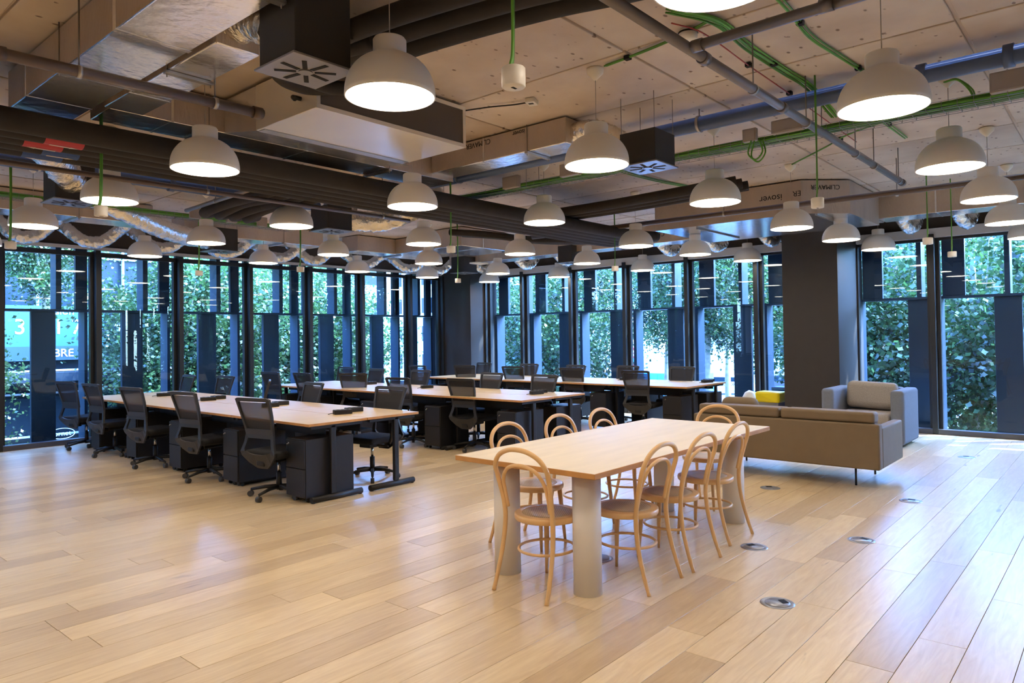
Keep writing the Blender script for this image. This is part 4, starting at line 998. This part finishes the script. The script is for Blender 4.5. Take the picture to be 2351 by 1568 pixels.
def tree(label, x, y, s=1.0, k=0, rz=0, h=1.6):
    t = thing('plane_tree', label, 'tree', (x, y, GZ), group='street plane trees outside the windows')
    me, cent = fms[k % 3]
    f = link('foliage', me, t, (0, 0, h-GZ), rz); f.scale = (s, s, s); tag(f, kind='stuff')
    mb = MB(); top = h-GZ
    mb.tube(bezier([(0, 0, 0), (.08, .05, 1.6), (-.05, .1, 3.2), (.05, 0, top), (0, .05, top+1.8*s)], 6), [.14]*7+[.12]*6+[.085]*6+[.05]*6, 8, 'bark')
    mb.done('trunk', None, t)
    mb = MB()
    for q in range(0, 40, 2):
        c_ = Vector(cent[q])*s; c_.rotate(Matrix.Rotation(rz, 3, 'Z'))
        b0 = Vector((0, 0, max(1.8, top-1.6+q*.05)))
        mb.tube(bezier([b0, b0+(c_+Vector((0, 0, top))-b0)*.5+Vector((0, 0, -.15)), c_+Vector((0, 0, top))], 4), [.035, .033, .03, .027, .024, .020, .016, .012, .008], 5, 'bark')
    mb.done('branches', None, t)
    return t
TR = [('right street tree beside the far right window', 17.2, -1.6, 1.15, 0, 0, 1.2), ('right street tree behind the armchair', 17.6, 2.4, 1.15, 1, 1, 1.0), ('right street tree behind the square column', 17.5, 4.9, .9, 2, 2, 1.3), ('smaller right street tree left of the square column', 22, 7.6, .85, 1, .5, 2.7), ('right street tree over the white car', 18.8, 8.9, .85, 0, 3.3, 3.4), ('right street tree with pale trunk near the corner', 17.4, 13.2, 1.0, 1, 4, 1.5), ('right street tree left of the traffic signs', 20.5, 16.8, 1.1, 2, 5, 1.4), ('street tree beside the blue container', 24, 13, .9, 1, 1.5, 3.1), ('small street tree above the road sign', 27, 17.8, .7, 0, 2.7, 3.6), ('second-line tree right', 24, 2.5, 1.3, 2, .6, 1.8), ('second-line tree far right', 23, -3.5, 1.3, 0, 1.6, 1.8), ('second-line tree behind the square column', 26, 11.5, 1.1, 1, 2.4, 5.0),
      ('left street tree at the corner', 12.6, 18.3, 1.05, 0, 2.2, 1.4), ('left street tree behind the second desk row', 9.4, 17.6, 1.1, 1, .3, 1.2), ('left street tree behind the first desk row far end', 7.7, 17.4, .90, 2, 1.2, 1.4), ('small left street tree above the teal banner', 5.0, 17.4, .60, 0, 2.9, 4.1), ('left street tree at the left edge', 2.6, 16.6, .72, 1, 4.4, .9), ('second-line tree left of the corner', 15.5, 24, 1.3, 2, 3, 1.8), ('second-line tree behind the middle left windows', 11, 23.5, 1.2, 0, 5.2, 1.2)]
TR += [('unseen, added beyond the right windows, first behind the camera', 18.5, -6.5, 1.15, 1, 2, 1.3), ('unseen, added beyond the right windows, second behind the camera', 18, -11, 1.15, 2, 3, 1.3), ('unseen, added beyond the right windows, third behind the camera', 19, -16, 1.2, 0, 1, 1.4),
       ('unseen, added beyond the left windows, first past the frame', -1.6, 17.6, 1.1, 0, 2, 1.3), ('unseen, added beyond the left windows, second past the frame', -6.2, 17.4, 1.15, 2, 1, 1.3), ('unseen, added beyond the left windows, third past the frame', -11, 18, 1.2, 1, 3, 1.4)]  # unseen trees added to keep bare sky from reflecting in the panes
for a in TR:
    tree('leafy green plane tree, '+a[0], *a[1:])

# office building across the left street with a teal banner
t = thing('office_building', 'dark glass office building across the left street', 'building', (4, 26.5, GZ))
def bb(nm, x0, x1, y0, y1, z0, z1, m): return MB().box(x0-4, x1-4, y0-26.5, y1-26.5, z0-GZ, z1-GZ, m).done(nm, None, t)
bb('facade_wall', -14, 12.5, 26.6, 34, GZ, 14, 'bldg_dark')
bb('low_wing', 12.5, 19.5, 26.6, 32, GZ, 1.0, 'bldg_dark')
for i in range(20):
    x = -8+1.28*i
    if x > 11: break
    for z0, z1 in ((GZ+.2, -.2), (-.05, 2.55), (2.75, 5.4), (5.6, 8.2), (8.4, 11)): bb('glazing', x+.03, x+1.24, 26.55, 26.6, z0, z1, 'dark_glass')
for i in range(20):
    x = -8+1.28*i
    if x < 12: bb('white_post', x-.03, x+.03, 26.35, 26.45, GZ, 9, 'bldg_white')
for z in (-1.4, -.05, .67, 1.79, 2.67, 4.4, 6.4): bb('white_rail', -14, 12, 26.33, 26.40, z-.03, z+.03, 'bldg_white')
bb('white_panel', 9.75, 10.6, 26.3, 26.5, -.6, 2.2, 'bldg_white')
bb('canopy', -14, 12, 25.4, 26.3, .35, .62, 'bldg_dark')
bn = thing('teal_banner', 'teal letting banner with white numbers on the dark building', 'banner', (7.8, 26.2, 1.8))
MB().box(-1.45, 1.45, 0, .03, -.35, .95, 'teal').done('upper_panel', None, bn)
MB().box(-1.45, 1.45, 0, .03, -.80, -.351, 'teal_dark').done('lower_panel', None, bn)
def T2(s, size, x, z, parent, m='white_paint'):
    return text('lettering', s, size, m, Matrix.Translation((x, -.012, z)) @ Matrix.Rotation(R(90), 4, 'X'), parent, .004)
T2('vision', .34, .15, .78, bn); T2('3', .68, -.98, .25, bn); T2('1 7', .68, .35, .25, bn); T2('CBRE', .36, .10, -.58, bn)
sg = thing('shop_sign', 'white lettered shop sign low on the dark building, behind desks', 'sign', (16.85, 26.2, .08))
MB().box(-1.4, 1.4, 0, .04, -.25, .25, 'bldg_dark').done('sign_panel', None, sg)
T2('TIMELESS', .44, 0, 0, sg)
sg = thing('window_sticker', 'white oval lettered sticker low on the opposite shop glass', 'sign', (7.99, 26.2, -1.38))
mb = MB(); mb.tube([(.36*math.cos(a), 0, .17*math.sin(a)) for a in [2*math.pi*i/32 for i in range(32)]], .012, 6, 'white_paint', closed=True); mb.done('oval_ring', None, sg)
T2('ornet', .22, 0, 0, sg)
# pale building closing the left street, and far buildings
t = thing('pale_building', 'pale office block seen between the left trees', 'building', (20, 44, GZ))
MB().box(-6, 14, -3, 6, 0, 16, 'bldg_white').done('wall', None, t)
for i in range(9):
    for z in (2.5, 5.7, 8.9, 12.1): MB().box(-5.4+2.1*i, -3.9+2.1*i, -3.08, -3.01, z, z+1.9, 'dark_glass').done('window', None, t)
t = thing('pale_building', 'pale high block beyond the right street', 'building', (78, 30, GZ))
MB().box(-4, 8, -34, 6, 0, 15, 'bldg_white').done('wall', None, t)
for i in range(16):
    for z in (4.5, 7.7, 10.9): MB().box(-4.1, -4.01, -33+2.4*i, -31.4+2.4*i, z, z+1.8, 'dark_glass').done('window', None, t)
t = thing('pale_building', 'long pale block added to block bright low sky behind the corner trees', 'building', (60, 56, GZ))  # block added to cover low sky that glared in the pane reflections
MB().box(-5, 8, -18, 22, 0, 17, 'bldg_white').done('wall', None, t)
for i in range(15):
    for z in (1.5, 4.7, 7.9, 11.1, 14.0): MB().box(-5.1, -5.01, -17.4+2.6*i, -15.8+2.6*i, z, z+1.7, 'dark_glass').done('window', None, t)
t = thing('site_hoarding', 'white panelled site hoarding across the right street', 'fence', (62, 25, GZ))
for i in range(18): MB().box(-.05, .05, -18+2.4*i, -15.64+2.4*i, .1, 3.4, 'hoarding', bev=.02, seg=1).done('panel', None, t)
for i in range(19): MB().box(-.12, -.06, -18.03+2.4*i, -17.93+2.4*i, 0, 3.5, 'grey_box').done('post', None, t)
t = thing('site_container', 'blue site container behind the far office chair', 'container', (41.5, 22.2, GZ))
MB().box(-1.2, 1.2, -2.2, 2.2, .05, 2.6, 'blue_paint', bev=.03).done('body', None, t)
for i in range(8): MB().box(-1.24, -1.201, -2.0+.5*i, -1.8+.5*i, .15, 2.5, 'blue_paint').done('rib', None, t)
t = thing('timber_container', 'teal blue hoarding box near the traffic light', 'container', (36, 26.5, GZ))
MB().box(-1, 1, -1.6, 1.6, .05, 2.5, 'blue_paint', bev=.03).done('body', None, t)
# traffic light
t = thing('traffic_light', 'traffic light with red lamp on grey pole outside', 'traffic light', (32.0, 21.1, GZ))
MB().cyl(0, 0, 0, 4.6, .06, 12, 'bldg_dark').done('pole', None, t)
MB().box(-.36, -.14, .10, .38, 3.0, 3.75, 'tyre', bev=.02).done('signal_head', None, t)
MB().tube([(-.365, .24, 3.58), (-.375, .24, 3.58)], .08, 16, 'red_paint').done('red_lamp', None, t)
MB().box(.1, .35, -.5, -.2, 3.25, 3.55, 'tyre', bev=.02).done('side_signal', None, t)
t = thing('road_sign', 'road sign post with triangle above a round blue sign', 'sign', (32.8, 20.0, GZ))
MB().cyl(0, 0, 0, 4.6, .035, 10, 'galv').done('post', None, t)
MB().prism([(-.36, 4.05), (.36, 4.05), (0, 4.68)], -.05, -.03, 'red_paint', axis='x').prism([(-.24, 4.11), (.24, 4.11), (0, 4.53)], -.056, -.051, 'white_paint', axis='x').done('triangle_plate', None, t)
MB().tube([(-.05, 0, 3.68), (-.03, 0, 3.68)], .30, 28, 'red_paint').tube([(-.056, 0, 3.68), (-.051, 0, 3.68)], .23, 28, 'blue_paint').done('round_plate', None, t)
# parked cars
def car(name, label, x, y, rz, body, van=True):
    t = thing(name, label, 'car', (x, y, GZ), rz)
    L_ = 2.15; prof = [(-L_, .35), (-L_, .85), (-1.95, 1.0), (-1.55, 1.05), (-.95, 1.52), (1.5, 1.55), (2.0, 1.1), (L_, .95), (L_, .35)]
    mb = MB().prism(prof, -.86, .86, body, axis='y'); 
    bmesh.ops.bevel(mb.b, geom=[e for e in mb.b.edges], offset=.05, segments=2, affect='EDGES', clamp_overlap=True)
    mb.done('body', None, t)
    MB().prism([(-1.42, 1.08), (-.92, 1.45), (1.42, 1.47), (1.8, 1.08)], -.875, .875, 'dark_glass', axis='y').done('side_windows', None, t)
    for wx in (-1.35, 1.35):
        for s in (-1, 1): MB().tube([(wx, s*.72, .32), (wx, s*.90, .32)], .32, 18, 'tyre').tube([(wx, s*.90, .32), (wx, s*.91, .32)], .18, 14, 'galv').done('wheel', None, t)
    return t
cv = car('parked_car', 'white estate car with lettering parked by the hoarding', 57.0, 25.5, R(115), 'white_paint')
text('lettering', 'RICOH', .5, 'ink', Matrix.Translation((0, -.885, .85)) @ Matrix.Rotation(R(90), 4, 'X'), cv, .003)
text('lettering', 'RICOH', .5, 'ink', Matrix.Translation((0, .885, .85)) @ Matrix.Rotation(R(180), 4, 'Z') @ Matrix.Rotation(R(90), 4, 'X'), cv, .003)
car('parked_car', 'dark car parked right of the white estate car', 60, 21.8, R(110), 'car_dark')
car('parked_car', 'white car low behind the far right trees', 24.5, -.2, R(80), 'white_paint')
car('parked_car', 'dark car in the street below the left windows', 5.5, 22.3, R(2), 'car_dark')
